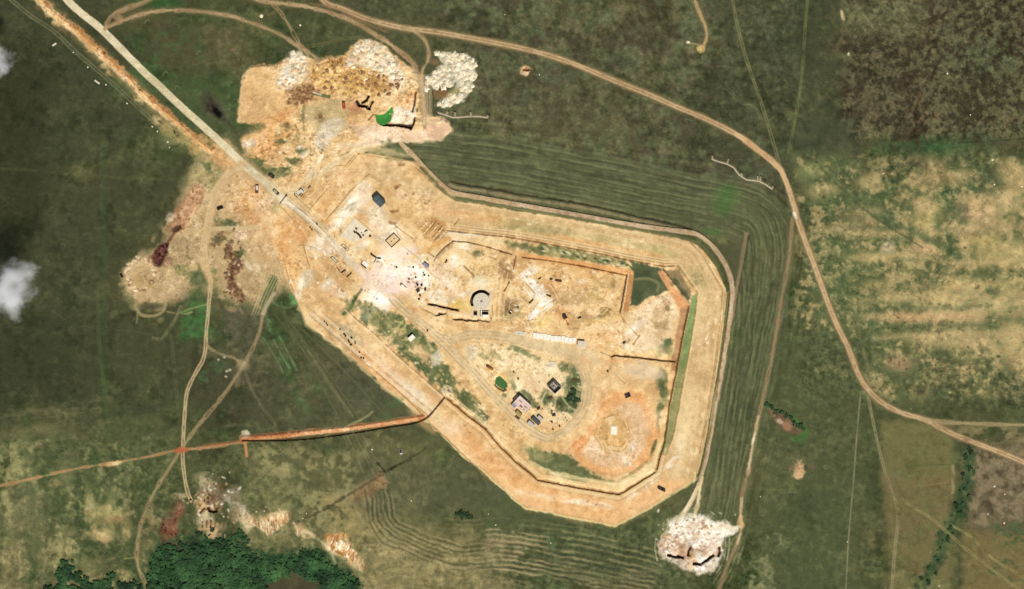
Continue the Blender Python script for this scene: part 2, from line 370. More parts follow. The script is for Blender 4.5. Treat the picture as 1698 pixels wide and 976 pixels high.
# sub-parallel old strips in the triangle field
for k, (a, b) in enumerate([((455,520),(580,690)),((470,520),(600,700)),((500,545),(640,690)),((520,560),(660,660)),((478,540),(560,690))]):
    stroke([a, ((a[0]+b[0])/2+2, (a[1]+b[1])/2-2), b], 1.6, (108,106,72), .5, 2, 1, brk=.0, ear=.1)
for k in range(6):
    stroke([(560+k*7,700+k*2),(585+k*8,760+k),(600+k*9,800)], 2.2, (136,122,84) if k % 2 else (104,98,64), .5, 2, 1, brk=.05, ear=.1)
# vivid grass flushes
for (x,y,rx,ry,rot,a) in [(458,552,26,9,55,.8),(470,600,10,24,-30,.75),(440,560,18,10,40,.55),(475,622,14,12,0,.55),(498,665,9,24,-35,.4),(505,675,8,14,-40,.35),
                          (322,505,13,30,5,.65),(318,540,14,16,0,.4),(345,480,24,16,0,.4),(525,640,8,26,-40,.4)]:
    blob(x,y,rx,ry,[(68,94,52),(76,114,62),(108,142,90)],a*.62,rot,.9,.5,ear=.08,brk=-.1)
for p in [[(440,520),(452,560),(468,590),(480,610)],[(446,530),(470,570),(492,612)],[(436,560),(455,590),(470,618)],[(450,500),(470,510),(490,506)]]:
    stroke(p, 2., (126,158,104), .5, 2.4, 1.6, ear=.05, brk=.15)
poly([(380,520),(418,505),(440,520),(436,560),(412,590),(392,575),(375,540)], [(66,66,46),(84,82,60),(100,96,74)], .6, 14, 4, ear=.1)

# faint tracks
TR='dirt_track'
def track(pts, w=5, col=(112,108,70), a=.6, twin=3.4, lab=None, brk=-.4, **k):
    stroke(pts, 1.9 if twin else w, col, a, 1.4, .5, reg=TR, lab=lab, twin=twin, brk=brk, ear=.15, **k)
track([(1210,-30),(1222,38),(1236,92),(1252,140),(1268,188),(1282,236),(1292,270)], col=(128,124,82), a=.7)
track([(1253,-20),(1268,45),(1283,85),(1297,116)], col=(92,96,72), a=.6, fade=20)
track([(1341,-20),(1336,35),(1333,80),(1328,140),(1320,190),(1313,228),(1308,252)], col=(110,112,66), a=.75, twin=2.6)
track([(1200,140),(1228,168),(1250,176),(1262,196),(1270,205)], col=(112,114,84), a=.5, fade=15)
track([(1415,500),(1424,545),(1434,590),(1442,615),(1452,645)], col=(136,128,88), a=.6, twin=2.6)
track([(1392,372),(1402,440),(1414,500)], col=(126,124,82), a=.35, twin=2.4)
track([(1439,655),(1448,700),(1458,745),(1470,790),(1485,830),(1489,862),(1484,910),(1478,985)], col=(140,130,94), a=.9, twin=3)
track([(1427,650),(1421,720),(1415,800),(1408,880),(1402,985)], w=1.8, col=(150,142,112), a=.75, twin=0, brk=-.5)
track([(1380,850),(1384,910),(1392,985)], col=(92,96,62), a=.35)
stroke([(1606,742),(1608,770),(1603,800),(1596,825),(1588,850),(1574,880),(1562,905),(1550,935),(1532,970)], 21, [(46,66,42),(58,78,48),(78,94,58)], .8, 11, 7, ear=.05, brk=-.3)
stroke([(1606,760),(1604,790),(1596,815)], 8, (52,86,50), .35, 6, 4, ear=.05, brk=-.1)
track([(1478,812),(1510,838),(1540,856),(1568,880),(1600,908),(1650,948),(1700,985)], col=(140,128,84), a=.8, twin=2.8)
track([(1576,870),(1610,890),(1645,925),(1700,958)], col=(150,142,88), a=.7, twin=2.4)
track([(1480,790),(1500,830)], col=(74,84,52), a=.4)
track([(1305,490),(1302,560),(1296,590),(1280,620)], col=(96,104,70), a=.55, twin=3)
for q in [[(1360,278),(1385,302),(1415,330),(1440,352),(1480,380),(1530,410)],[(1372,276),(1400,302),(1430,336)]]:
    stroke(q, 3.5, (78,84,54), .65, 2, 1, brk=-.2, ear=.1)
stroke([(1450,345),(1475,362),(1510,385),(1560,400)], 3, (150,138,96), .5, 2, 1, brk=-.1)
stroke([(1450,355),(1500,378),(1540,396),(1580,416)], 12, (64,82,50), .6, 6, 2, brk=-.2, ear=.1)
for q,w,a in [([(1454,624),(1500,617),(1560,610),(1636,600)],2.2,.4),([(1590,560),(1591,640),(1588,690)],1.5,.3)]:
    stroke(q, w, (70,76,50), a, 1.6, .5, brk=-.3, ear=.1)
stroke([(1590,236),(1640,234),(1710,229)], 2.6, (52,58,38), .7, 1.5, .5, ear=.1)
stroke([(1500,772),(1580,770)], 1.6, (78,82,50), .6, 1.4, .5, ear=.1)
stroke([(1515,806),(1572,800)], 1.6, (140,126,88), .5, 1.4, .5, ear=.1)
stroke([(1580,772),(1581,800),(1578,825)], 6, (166,148,104), .6, 3, 1, brk=-.1)
# west side
track([(10,-8),(50,25),(90,52),(125,85),(160,115),(200,150),(240,187),(270,214),(300,238)], col=(118,116,84), a=.75, twin=5)
track([(205,225),(208,240)], col=(96,100,64), a=.3)
track([(-20,278),(60,283),(130,289),(200,294),(300,297),(312,294)], col=(84,92,56), a=.45, twin=2.6)
track([(300,508),(290,530),(278,548),(268,562),(254,560)], col=(142,132,96), a=.65)
track([(284,556),(288,600),(293,650),(298,700),(303,730)], col=(96,94,66), a=.55)
track([(264,600),(262,640),(262,680),(268,700),(250,720)], col=(86,86,60), a=.45)
track([(315,600),(310,640),(307,700)], col=(92,92,64), a=.4)
track([(163,490),(164,560),(170,620),(176,670),(182,716),(186,740)], col=(84,96,58), a=.5)
track([(405,610),(415,640),(425,660),(440,682),(455,700),(458,715)], col=(118,108,76), a=.6, twin=2.6)
track([(300,725),(345,712),(400,704),(440,712)], col=(98,94,64), a=.4, twin=2.6)
track([(452,735),(500,760),(540,790),(570,826),(600,866),(640,900)], col=(130,120,82), a=.6, twin=2.6)
track([(640,780),(668,830),(690,820),(720,795)], col=(98,100,70), a=.45, twin=2)
track([(500,565),(530,610),(560,655),(585,690)], col=(128,124,84), a=.5, twin=2.5)
stroke([(485,868),(530,848),(570,824),(600,806),(640,780),(680,758),(706,742)], 4.5, (56,54,38), .55, 2.5, 1.4, brk=-.1, ear=.1, z=-.6)
poly([(575,828),(600,800),(622,790),(640,800),(618,824),(590,830)], BROWN, .5, 7, 4, ear=.4, brk=-.2)
blob(630,800,12,9,[(150,122,84),(190,160,112)],.75,-20,.7,.5)
trench([(625,766),(637,780)], 3, .9, (48,44,32), .8, reg=None)
trench([(648,776),(664,768)], 3, .9, (52,48,34), .7, reg=None)
# bottom-left bare scarps
for (x,y,rx,ry,rot,a) in [(410,862,18,10,20,.85),(435,868,14,12,10,.8),(455,855,20,9,-20,.85),(500,878,16,9,35,.6),(555,905,22,14,35,.85),(575,920,20,12,45,.8),(590,935,12,10,40,.6),
                          (190,862,14,7,0,.6),(170,890,16,8,20,.6),(208,880,7,18,-25,.6),(185,840,10,5,0,.5),(150,840,8,20,0,.35),(252,856,5,12,0,.5),(88,800,14,7,0,.35)]:
    blob(x,y,rx,ry,[(158,128,84),(198,166,114),(226,202,154)],a,rot,.6,.5,ear=.9,brk=-.15)
def scarp(pts, ang, cols, a=.9, sc=1.5, ln=13):
    sl, d = psd(pts, 12); d = d + 4*ND[sl] + 6*NC[sl]
    ca, sa = math.cos(math.radians(ang)), math.sin(math.radians(ang)); u = (-X[sl]*sa + Y[sl]*ca)+3*NC[sl]+1.2*ND[sl]; v = X[sl]*ca + Y[sl]*sa
    n = .8*vn(u/sc, v/ln, 1, 70)+.5*vn(u/(sc*.5), v/(ln*.6), 1, 71)+.4*NC[sl]+.3*ND[sl]
    t = np.clip(.5+.75*n, 0, 1)[..., None]; m = np.clip(t*2, 0, 1); q = np.clip(t*2-1, 0, 1)
    r = (V(cols[0])*(1-m)+V(cols[1])*m)*(1-q)+V(cols[2])*q; al = (np.clip(.5-d/5, 0, 1)*a)[..., None]
    C[sl] = C[sl]*(1-al)+r*al; E[sl] = np.maximum(E[sl], .5*al[..., 0]); Z[sl] += n*.5*al[..., 0]
SC = [(138,104,66),(206,172,122),(248,234,198)]
scarp([(398,848),(412,856),(428,862),(442,858),(452,846),(466,842),(478,850),(476,866),(464,880),(444,884),(424,878),(406,866)], 80, SC)
scarp([(450,850),(470,846),(476,858),(470,872),(456,876)], 70, [(150,110,66),(206,160,106),(226,196,146)], .7)
scarp([(544,888),(560,886),(576,894),(590,912),(598,932),(588,938),(570,926),(552,916),(538,906)], 112, [(158,112,66),(216,172,116),(250,236,202)], .95)
scarp([(560,886),(580,890),(592,906),(584,908),(568,898)], 112, [(170,122,72),(206,158,100),(226,186,130)], .8)
scarp([(586,925),(602,922),(606,945),(596,950)], 100, SC, .6)
scarp([(488,868),(500,876),(512,892),(500,898),(488,884)], 80, SC, .75)
scarp([(395,838),(408,836),(412,852),(400,856)], 80, [(150,140,116),(206,196,174),(240,232,214)], .6)
stroke([(505,880),(530,895),(548,915),(556,935)], 5, PALE, .7, 3, 2, brk=-.2)
stroke([(515,905),(495,920),(478,938),(466,952)], 4.5, (150,138,104), .6, 3, 1.5, brk=-.1)
poly([(240,990),(246,925),(258,904),(280,894),(322,888),(362,888),(392,898),(430,916),(470,916),(520,906),(545,920),(575,942),(604,990)], [(30,54,34),(40,68,42),(58,82,48)], .9, 18, 7, ear=.05)
poly([(440,945),(500,940),(530,955),(520,985),(430,985)], (84,70,50), .7, 10, 5, ear=.3)
stroke([(240,930),(226,925),(205,926)], 3, DRYG, .5)

# ------------------------------------------------------------------ 3. western earthworks
poly([(366,232),(335,258),(312,292),(300,330),(285,370),(272,408),(240,418),(212,436),(200,462),(206,492),(232,508),(262,508),(300,494),(325,476),(342,466),
      (365,486),(392,500),(430,506),(452,494),(470,476),(500,505),(530,480),(520,360),(470,320),(420,280),(395,262)], TAN, .96, 16, 5, ear=.75, reg='cleared_earth')
poly([(395,262),(420,285),(470,330),(470,400),(450,440),(420,420),(400,370),(372,350),(360,330),(372,300)], TAN2, .9, 22, 6, ear=.8)
poly([(400,300),(430,310),(450,340),(440,380),(415,370),(395,340)], ORANGE, .7, 18, 6, ear=.9)
poly([(345,225),(372,232),(400,262),(385,285),(362,270),(345,250)], ORANGE, .75, 14, 5, ear=.8)
for k in range(60):
    x, y = random.uniform(330, 470), random.uniform(240, 480); L_ = random.uniform(10, 40); an = random.gauss(2.2, .5)
    stroke([(x, y), (x+L_*.5*math.cos(an)+random.uniform(-3, 3), y+L_*.5*math.sin(an)), (x+L_*math.cos(an), y+L_*math.sin(an))], random.uniform(1, 2), random.choice([(226,196,148),(160,128,86),(214,176,124),(236,212,168)]), .45, 1.4, .8, brk=-.1)
for k in range(40):
    a_ = random.choice([(203,470),(215,500),(270,412),(285,372),(312,300),(335,260),(262,508),(300,494),(340,470),(365,486),(400,502)]); blob(a_[0]+random.gauss(0,9), a_[1]+random.gauss(0,9), random.uniform(4,10), random.uniform(2.5,6), random.choice([(170,146,104),(140,132,88),(196,168,122),(104,104,68)]), .6, random.uniform(0,180), 1., .7, ear=.5)
poly([(330,265),(352,268),(372,292),(352,318),(318,312),(312,290)], DRYG, .55, 10, 4, brk=-.2)
blob(342,275,10,5,GREEN,.7,45,.7,.4); blob(330,255,8,14,DRYG,.6,30,.7,.4)
poly([(318,302),(334,304),(344,318),(330,345),(318,366),(300,385),(284,388),(278,372),(292,350),(306,326)], [(140,100,66),(164,122,86),(190,146,104)], .85, 6, 3, ear=1., z=.8, zs=8)
for (x,y) in [(318,315),(324,325),(312,342),(320,346),(305,352),(308,340),(330,312),(290,356),(284,362),(315,330)]:
    blob(x,y,4,3,(200,158,122),.7,30,.8,.4,z=.5)
blob(282,360,5,8,CHALK,.5,20,.8,.6)
blob(292,380,7,5,(70,52,36),.85,-30,.7,.4,z=-1.2)
stroke([(290,384),(282,396),(276,404)], 4, (96,64,46), .8, 2, 1)
poly([(279,402),(277,416),(271,430),(263,441),(256,436),(252,424),(258,412),(270,404)], [(58,30,26),(76,42,36),(104,62,52)], .95, 3, 2, ear=1., z=-2., zs=5)
blob(250,428,8,9,[(96,64,50),(140,100,74)],.6,0,.8,.5); blob(276,432,7,8,[(110,76,58),(150,108,80)],.6,0,.8,.5)
blob(236,462,18,20,[(172,142,96),(186,156,108)],.85,0,.5,.2)
for k in range(46):
    t = 1.2+k*.115; rr = random.uniform(.75,1.05)
    blob(234+27*rr*math.cos(t), 455+30*rr*math.sin(t), random.uniform(2.,3.4), random.uniform(1.6,2.6), random.choice([(226,196,150),(214,178,132),(150,116,82),(236,212,172)]), .8, random.uniform(0,180), .7, .4, z=.5)
stroke([(247,468),(251,472),(255,468),(251,464),(247,468)], 1.6, (110,76,48), .8, 1, .2)
poly([(352,362),(372,364),(396,368),(392,376),(360,374)], GREEN, .7, 5, 2, brk=-.1)
poly([(350,394),(366,388),(382,394),(372,402),(356,408)], [(84,76,50),(98,96,62)], .85, 4, 2)
stroke([(356,392),(378,398)], 4, (74,78,50), .7, 2, 1)
blob(353,404,5,4,BROWN,.8,0,.7,.4,z=.6)
stroke([(348,380),(375,378),(400,378),(430,376)], 6, [(206,184,136),(196,170,122)], .8, 2)
blob(400,390,10,8,PINK,.85,0,.6,.4)
for (x,y,rx,ry) in [(380,410,7,10),(378,424,6,8),(392,440,10,12),(388,455,8,10),(386,476,9,12),(396,490,12,8),(384,400,5,6)]:
    blob(x,y,rx,ry,[(82,58,40),(122,92,66),(172,138,102)],.85,20,.7,.6,z=1.)
for k in range(40):
    blob(random.uniform(372,402), random.uniform(398,500), random.uniform(1.5,3), random.uniform(1.2,2.4), random.choice([(86,62,44),(196,160,120),(222,196,160),(110,84,60)]), .75, random.uniform(0,180), .7, .4, z=.5)
blob(398,420,8,5,GREEN,.7,-30,.7,.4); blob(412,440,8,4,CHALK,.6,60,.7,.5); blob(425,442,8,6,PALE,.7,60,.6,.5)
poly([(452,456),(462,462),(455,490),(440,510),(432,505),(440,480)], GREEN, .9, 4, 2, ear=.1)
for k in range(5):
    stroke([(462-k*4,462-k*1.5),(448-k*4.4,492-k),(436-k*4.6,522)], 1.7, (180,168,116), .75, 1.2, .4, ear=.3)
blob(470,500,9,10,(58,72,42),.8,0,.6,.3); blob(488,500,8,5,(112,164,96),.8,-30,.6,.4,ear=.05); blob(484,492,5,8,(86,140,74),.7,0,.6,.4,ear=.05)
for q in [[(310,425),(330,440),(320,460)],[(290,445),(300,455),(310,447)],[(298,455),(302,462)]]:
    stroke(q, 3, DRYG, .6, 2, 1)
blob(305,448,11,9,DRYG,.6,0,.7,.5); blob(330,462,16,11,GREEN,.75,0,.7,.4,ear=.1); blob(352,452,6,8,DRYG,.6,0,.7,.4)
stroke([(225,505),(232,520),(250,524),(268,518),(275,505)], 5, (168,150,104), .75, 2.5, 1)
blob(250,508,18,7,(74,72,48),.75,0,.6,.3)
stroke([(228,518),(227,535)],3,(148,136,92),.6)
stroke([(342,505),(318,511),(300,518)], 3, (150,160,92), .6, 1.8)
for k in range(5): stroke([(270+k*6,515+k*1.5),(300+k*3,520),(318,517)], 1.4, (150,136,98), .5, 1.2, brk=-.2)

# orange bank beside the road
stroke([(60,-8),(100,32),(150,76),(200,122),(250,170),(300,214),(350,256)], 22, [(150,132,84),(186,150,98),(206,164,108)], .45, 9, 4, brk=-.1)
bank=[(60,-8),(75,8),(96,27),(120,44),(150,72),(175,95),(200,117),(225,143),(250,166),(275,187),(300,208),(325,230),(350,250)]
rid=stroke(bank, 13, ORANGE, .95, 3, 2.4, reg='spoil_bank', lab=None, ear=1.)
berm(bank, 13, 1.6)
stroke([(p[0]+2,p[1]-1) for p in bank], 3.2, (172,118,70), .6, 2, 2, brk=-.1, ear=1.)
stroke([(p[0]+5,p[1]-4) for p in bank], 2.6, (156,108,66), .6, 2, 2, brk=-.1, ear=1.)
stroke([(p[0]-5,p[1]+4) for p in bank], 4, PALE, .6, 3, 2, brk=.0, ear=1.)
for (x,y,r) in [(85,22,11),(92,35,9),(150,80,8),(172,108,9),(180,120,7),(232,165,9),(262,200,11),(280,215,12),(300,228,12),(322,244,14),(338,232,10)]:
    blob(x,y,r,r*.75,[(186,150,96),(206,172,112),(222,196,140)],.75,40,.8,.6,brk=-.15)
stroke([(100,20),(140,50),(180,85),(230,130),(280,175),(330,222)], 0.1, (60,70,44), .1)
blob(290,230,24,16,DRYG,.6,40,.8,.5,brk=-.2)
# soft-edged patch, darkening to near-black at its middle
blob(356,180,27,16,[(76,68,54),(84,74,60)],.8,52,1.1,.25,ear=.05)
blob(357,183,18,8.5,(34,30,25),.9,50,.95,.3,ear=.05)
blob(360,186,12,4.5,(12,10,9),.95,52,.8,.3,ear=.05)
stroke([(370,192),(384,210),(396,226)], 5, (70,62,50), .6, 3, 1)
# ------------------------------------------------------------------ 4. quarry and dumping ground
poly([(393,204),(396,170),(400,132),(412,111),(440,108),(462,106),(482,95),(500,88),(530,100),(545,94),(570,90),(585,72),(595,64),(615,66),(640,75),(657,93),(672,105),(690,114),
      (702,140),(706,190),(735,197),(752,214),(737,230),(700,236),(660,238),(610,250),(570,275),(530,292),(490,304),(455,296),(425,266),(398,240),(418,222),(428,206)],
     SAND, .97, 4, 2.5, ear=1., reg='quarry')
poly([(432,298),(452,284),(490,290),(540,268),(600,246),(590,270),(540,320),(511,352),(484,338),(460,318)], SAND, .95, 5, 3, ear=.7)
poly([(398,196),(400,135),(413,114),(440,112),(462,120),(478,150),(480,180),(450,200),(425,204)], [(206,166,112),(218,178,122),(228,192,138)], .9, 4, 2, ear=.5)
stroke([(399,140),(413,112),(455,109)], 2, (110,92,60), .6, 1.5, 1)
stroke([(397,200),(401,135),(410,116)], 3, PALE, .6, 2, 1, brk=0.)
poly([(395,232),(425,206),(455,190),(485,180),(490,215),(455,250),(430,270),(405,258)], ORANGE, .85, 8, 4, ear=.8)
poly([(520,112),(560,95),(600,110),(650,125),(660,150),(620,158),(560,155),(525,145)], [(176,132,72),(206,166,100),(226,196,134)], .9, 8, 4, ear=1.)
poly([(480,146),(510,142),(530,150),(520,165),(490,175),(475,170)], [(136,102,66),(170,134,90)], .8, 6, 4, ear=1.)
poly([(600,125),(660,128),(650,150),(610,150)], [(150,108,62),(186,142,88)], .7, 6, 4, ear=1.)
poly([(545,105),(565,94),(572,104),(552,116)], [(132,98,58),(158,118,74)], .7, 5, 3, ear=1.)
# floor of the quarry
poly([(510,170),(560,165),(582,182),(578,212),(550,225),(520,218),(505,195)], [(178,158,110),(194,172,124),(206,186,140)], .85, 6, 3, ear=.5)
poly([(575,180),(610,172),(640,165),(648,176),(620,188),(622,202),(600,215),(575,205)], SAND, .85, 5, 3, ear=.9, z=-.6, zs=6)
blob(529,193,9,9,[(150,124,84),(178,152,106)],.8,0,.5,.3,z=-.8); blob(531,193,4,4,(112,86,56),.9,0,.6,.3,z=-1.)
stroke([(504,175),(503,195),(504,215)], 4.5, (116,124,80), .7, 2, 1); stroke([(520,155),(535,158),(545,160)], 5, GREEN, .8, 2, 1)
stroke([(520,153),(532,157)], 2, CHALK, .9, 1, .3)
poly([(655,180),(665,176),(688,160),(690,190),(682,208),(655,206),(648,200)], CHALK, .9, 4, 2.5, ear=.8)
poly([(664,168),(684,150),(692,150),(684,185),(672,180)], ORANGE, .7, 4, 2)
poly([(535,205),(560,190),(572,205),(545,240),(525,250),(520,235)], [(196,178,148),(214,200,172),(226,214,188)], .85, 6, 3)
poly([(585,208),(640,206),(690,214),(740,205),(750,218),(730,230),(660,235),(600,235)], PINK, .85, 7, 3, ear=.5)
poly([(700,200),(735,198),(750,214),(735,228),(705,230)], [(214,176,140),(222,186,150)], .8, 9, 3, ear=.3)
poly([(455,210),(500,205),(510,240),(480,250),(455,235)], [(140,120,78),(196,166,112),(220,192,142)], .8, 6, 4, brk=-.2, ear=1.)
poly([(462,206),(495,205),(500,222),(470,226)], [(126,104,62),(176,146,96)], .6, 6, 4, brk=-.1, ear=1.)
for (x,y,rx,ry,rot) in [(420,214,16,7,-15),(432,268,10,5,40),(420,262,14,6,45),(448,284,12,7,10),(470,284,14,7,0),(468,235,6,4,0),(500,250,9,6,0),(490,268,9,5,20)]:
    blob(x,y,rx,ry,[(66,82,46),(94,100,62),(128,124,82)],.8,rot,.8,.5,ear=.2,brk=-.2)
blob(414,238,14,7,[(200,184,156),(222,208,184)],.8,-30,.7,.5); blob(498,244,7,4,CHALK,.7,0,.7,.5); blob(505,255,9,4,CHALK,.6,-30,.7,.5)
for k in range(60):
    blob(random.uniform(460,540), random.uniform(215,280), random.uniform(1.4,3.4), random.uniform(1.,2.4), random.choice([(150,120,72),(236,214,168),(196,150,92),(120,104,64),(228,206,170)]), .7, random.uniform(0,180), .8, .5, z=.35)
stroke([(622,98),(600,66)], 2, (224,212,150), .7)
# chalk tips
poly([(585,78),(596,66),(615,66),(640,80),(655,95),(662,110),(672,130),(668,150),(650,140),(630,115),(600,110),(575,108),(578,92)], [(190,170,132),(216,200,164),(236,226,200)], .8, 6, 4, ear=1.)
poly([(482,85),(500,84),(512,105),(505,130),(480,145),(462,140),(462,120),(475,105)], [(190,172,138),(218,202,170),(236,226,204)], .8, 7, 4, ear=1.)
poly([(722,86),(745,86),(775,90),(788,104),(790,130),(780,150),(768,168),(740,178),(722,174),(735,160),(752,150),(755,140),(738,145),(720,148),(706,138),(720,118),(736,106)], [(186,174,140),(216,206,176),(236,228,204)], .85, 5, 3, ear=1., reg=None)
poly([(752,140),(764,150),(755,165),(735,160)], DRYG, .7, 5, 2); poly([(718,150),(740,148),(742,162),(722,164)], [(120,92,60),(140,108,74)], .9, 3, 2); blob(750,160,9,5,SAND,.8,0,.6,.3)
blob(720,103,8,5,(140,108,74),.6,0,.8,.4)

for (x,y,rx,ry,rot) in [(421,270,13,5,45),(455,287,16,6,20),(448,280,12,5,40),(479,264,8,4,20),(470,290,8,3,0)]: blob(x,y,rx,ry,[(74,86,52),(110,112,72),(150,140,94)],.7,rot,.9,.6,ear=.15,brk=-.1)
stroke([(480,318),(505,300),(540,282),(560,268),(600,244)], 10, [(206,184,138),(220,198,154)], .7, 4, 1.5)
# ------------------------------------------------------------------ 5. the fenced site
SITE=[(596,252),(640,258),(686,268),(720,296),(757,330),(800,336),(860,346),(940,360),(1030,376),(1110,390),(1150,400),(1168,417),(1188,442),(1203,478),(1200,530),(1190,605),(1176,690),(1162,760),(1153,795),
      (1120,815),(1094,833),(1074,845),(1019,873),(1003,869),(940,857),(871,843),(855,831),(822,802),(800,780),(767,757),(745,732),(705,695),(675,673),(637,643),(617,620),(575,588),(547,567),(525,551),(507,536),(495,503),
      (478,470),(466,440),(452,400),(446,360),(468,338),(500,330),(560,285)]
cleared=poly(SITE, SAND, .97, 2.5, .9, ear=.58, reg='cleared_ground')
# security strip
poly([(690,285),(757,334),(860,350),(1030,381),(1110,394),(1148,404),(1166,420),(1200,482),(1188,605),(1160,755),(1150,790),(1074,842),(1019,870),(871,840),(800,776),(700,690),(740,690),(857,775),(893,800),(1027,826),(1095,784),
      (1106,735),(1140,560),(1150,500),(1157,486),(1125,440),(1040,428),(900,398),(780,385),(720,360)], [(192,160,112),(203,171,121),(212,182,132)], .95, 3, 1.2, ear=.45)
poly([(700,692),(740,690),(857,778),(893,804),(1027,830),(1090,790),(1140,800),(1074,842),(1019,870),(940,856),(871,840),(800,776)], [(216,167,111),(224,176,121),(229,184,130)], .9, 14, 4, ear=.45)
poly([(560,570),(600,560),(700,640),(737,662),(705,690),(640,640)], [(206,166,116),(220,182,132),(230,200,154)], .7, 14, 4, ear=.45)
for (x,y,rx,ry,rot,c,a) in [(880,375,55,9,9,DRYG,.55),(850,368,20,6,9,GREEN,.35),(1010,398,60,8,10,[(172,160,108),(196,180,128)],.6),(1095,415,30,9,15,[(166,160,104),(190,178,124)],.6),(1160,460,14,20,-30,DRYG,.35),
      (1165,520,14,40,5,[(210,180,128),(224,198,146)],.6),(1140,700,12,50,8,[(218,190,136),(232,208,156)],.7),(1125,745,10,40,10,PALE,.5),(800,360,60,8,8,ORANGE,.6),(960,400,50,5,10,ORANGE,.6),(1060,418,50,5,12,ORANGE,.5),
      (900,815,60,14,12,ORANGE,.7),(960,838,60,10,10,ORANGE,.6),(840,790,40,14,40,ORANGE,.6),(780,735,40,12,40,ORANGE,.6),(620,610,50,12,42,ORANGE,.6),(690,655,40,9,42,[(206,190,160),(222,206,176)],.8),(650,622,30,8,42,PINK,.7),
      (560,560,40,9,42,TAN,.7),(580,555,22,9,42,[(160,150,116),(182,168,130)],.7),(700,700,30,6,42,ORANGE,.5),(720,690,12,30,-42,PALE,.7),(750,710,14,20,-40,PINK,.5)]:
    blob(x,y,rx,ry,c,a,rot,.9,.3,ear=.5)
# tyre-smoothed lanes along the strip
for off,c,a in [(5,(232,210,160),.45),(11,(194,152,100),.35),(17,(228,202,150),.4),(23,(200,160,108),.35)]:
    stroke([(757,330+off),(860,346+off),(1030,377+off),(1110,391+off),(1146-off*.2,402+off),(1164-off*.6,420+off*.8),(1198-off,482),(1188-off,605),(1160-off,755)], 2, c, a, 2, 1, sm=False, brk=-.05)
for k in range(70):
    t=random.random(); 
    x,y=(760+t*390, 350+t*62) if random.random()<.5 else (1190-t*45, 470+t*320)
    blob(x+random.uniform(-10,6), y+random.uniform(-6,14), random.uniform(2,6), random.uniform(1.4,2.6), random.choice([(236,214,164),(240,222,176),(192,150,100),(226,196,140)]), .55, random.uniform(-10,20) if x<1100 else random.uniform(80,110), .9, .4)
for k in range(26):
    t=k/25; blob(1010+random.uniform(-4,4)-t*150, 838-t*22+random.uniform(-4,4), random.uniform(6,11), random.uniform(2.5,4), random.choice([(238,220,184),(228,204,164),(216,180,136)]), .55, 12, .9, .5)
for k in range(30):
    t=k/29; blob(1040+t*80+random.uniform(-5,5), 835-t*75+random.uniform(-5,5), random.uniform(5,9), random.uniform(2.5,4), random.choice([(240,226,196),(226,208,170),(206,190,150),(206,160,110)]), .6, random.uniform(-50,-20), .9, .5)
# pale verge and fence line round the outside
out=[(705,696),(745,733),(767,757),(800,780),(855,831),(871,843),(940,857),(1003,869),(1019,873),(1074,845),(1094,833),(1153,796)]
stroke(out, 2.4, (216,206,144), .75, 1.4, .8, sm=False)
stroke([(p[0]-1,p[1]-4) for p in out], 2.4, (196,150,98), .5, 1.6, .8, sm=False)
stroke([(495,505),(507,537),(525,551),(575,588),(637,643),(705,696)], 5, (208,188,136), .55, 3, 2., sm=False)
stroke([(500,496),(540,535),(575,572),(620,612),(668,655),(704,690)], 1.8, (150,112,68), .8, 1., .3, sm=False, z=-.3)
stroke([(503,499),(543,538),(578,575),(623,615)], 1.6, (232,208,160), .7, 1., .3, sm=False)
stroke([(712,702),(745,731),(770,755),(805,790)], 1.8, (150,112,70), .7, 1., .3, sm=False, z=-.3)
stroke([(757,331),(800,337),(860,347),(940,361),(1030,377),(1110,391),(1150,401),(1203,479),(1200,530),(1190,605),(1176,690),(1162,760),(1150,800)], 1.7, (232,212,154), .75, 1.1, .4, sm=False, brk=-.35)
stroke([(1145,402),(1163,419),(1198,480),(1195,530),(1185,605),(1172,690),(1158,760)], 1.5, (140,104,64), .6, 1., .3, sm=False)
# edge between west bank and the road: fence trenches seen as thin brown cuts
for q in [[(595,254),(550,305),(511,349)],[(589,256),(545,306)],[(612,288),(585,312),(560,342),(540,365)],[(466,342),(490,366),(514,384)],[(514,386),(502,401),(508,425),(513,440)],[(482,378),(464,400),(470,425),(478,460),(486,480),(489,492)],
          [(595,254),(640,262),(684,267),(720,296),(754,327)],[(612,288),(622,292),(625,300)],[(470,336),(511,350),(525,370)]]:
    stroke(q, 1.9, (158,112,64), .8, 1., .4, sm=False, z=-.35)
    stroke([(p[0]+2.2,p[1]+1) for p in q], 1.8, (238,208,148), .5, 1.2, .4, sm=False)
for (x,y,rx,ry,rot,c,a) in [(470,400,16,40,-20,ORANGE,.8),(490,440,14,40,-12,[(218,172,112),(228,186,124)],.8),(495,385,20,14,40,ORANGE,.7),(560,300,30,12,-50,[(222,178,126),(230,192,144)],.7),(540,340,20,9,-45,ORANGE,.6),
       (545,372,12,8,0,[(206,150,80),(218,168,96)],.7),(640,290,34,16,10,TAN,.6),(700,320,24,14,40,TAN,.7),(725,345,24,14,40,[(222,182,130),(230,194,146)],.8),(665,325,12,9,0,PINK,.5),(452,320,10,16,0,PALE,.6),(436,345,14,14,0,PINK,.5),
       (458,345,10,8,0,DRYG,.35),(640,250,50,8,8,[(192,172,122),(206,186,136)],.7),(655,262,14,5,0,GREEN,.3)]:
    blob(x,y,rx,ry,c,a,rot,.8,.35)
stroke([(560,242),(600,238),(660,234),(720,232)], 9, PINK, .6, 4, 2); stroke([(535,258),(522,278),(508,296)], 6, CHALK, .75, 3, 1.6)
stroke([(500,302),(530,285),(560,262),(600,245),(650,236)], 4, PALE, .6, 3, 1.2)
blob(648,240,17,7,GREEN,.8,12,.7,.5,ear=.2); blob(660,247,12,4,GREEN,.7,30,.7,.5,ear=.2); blob(668,250,7,3,GREEN,.6,30,.7,.5,ear=.2)
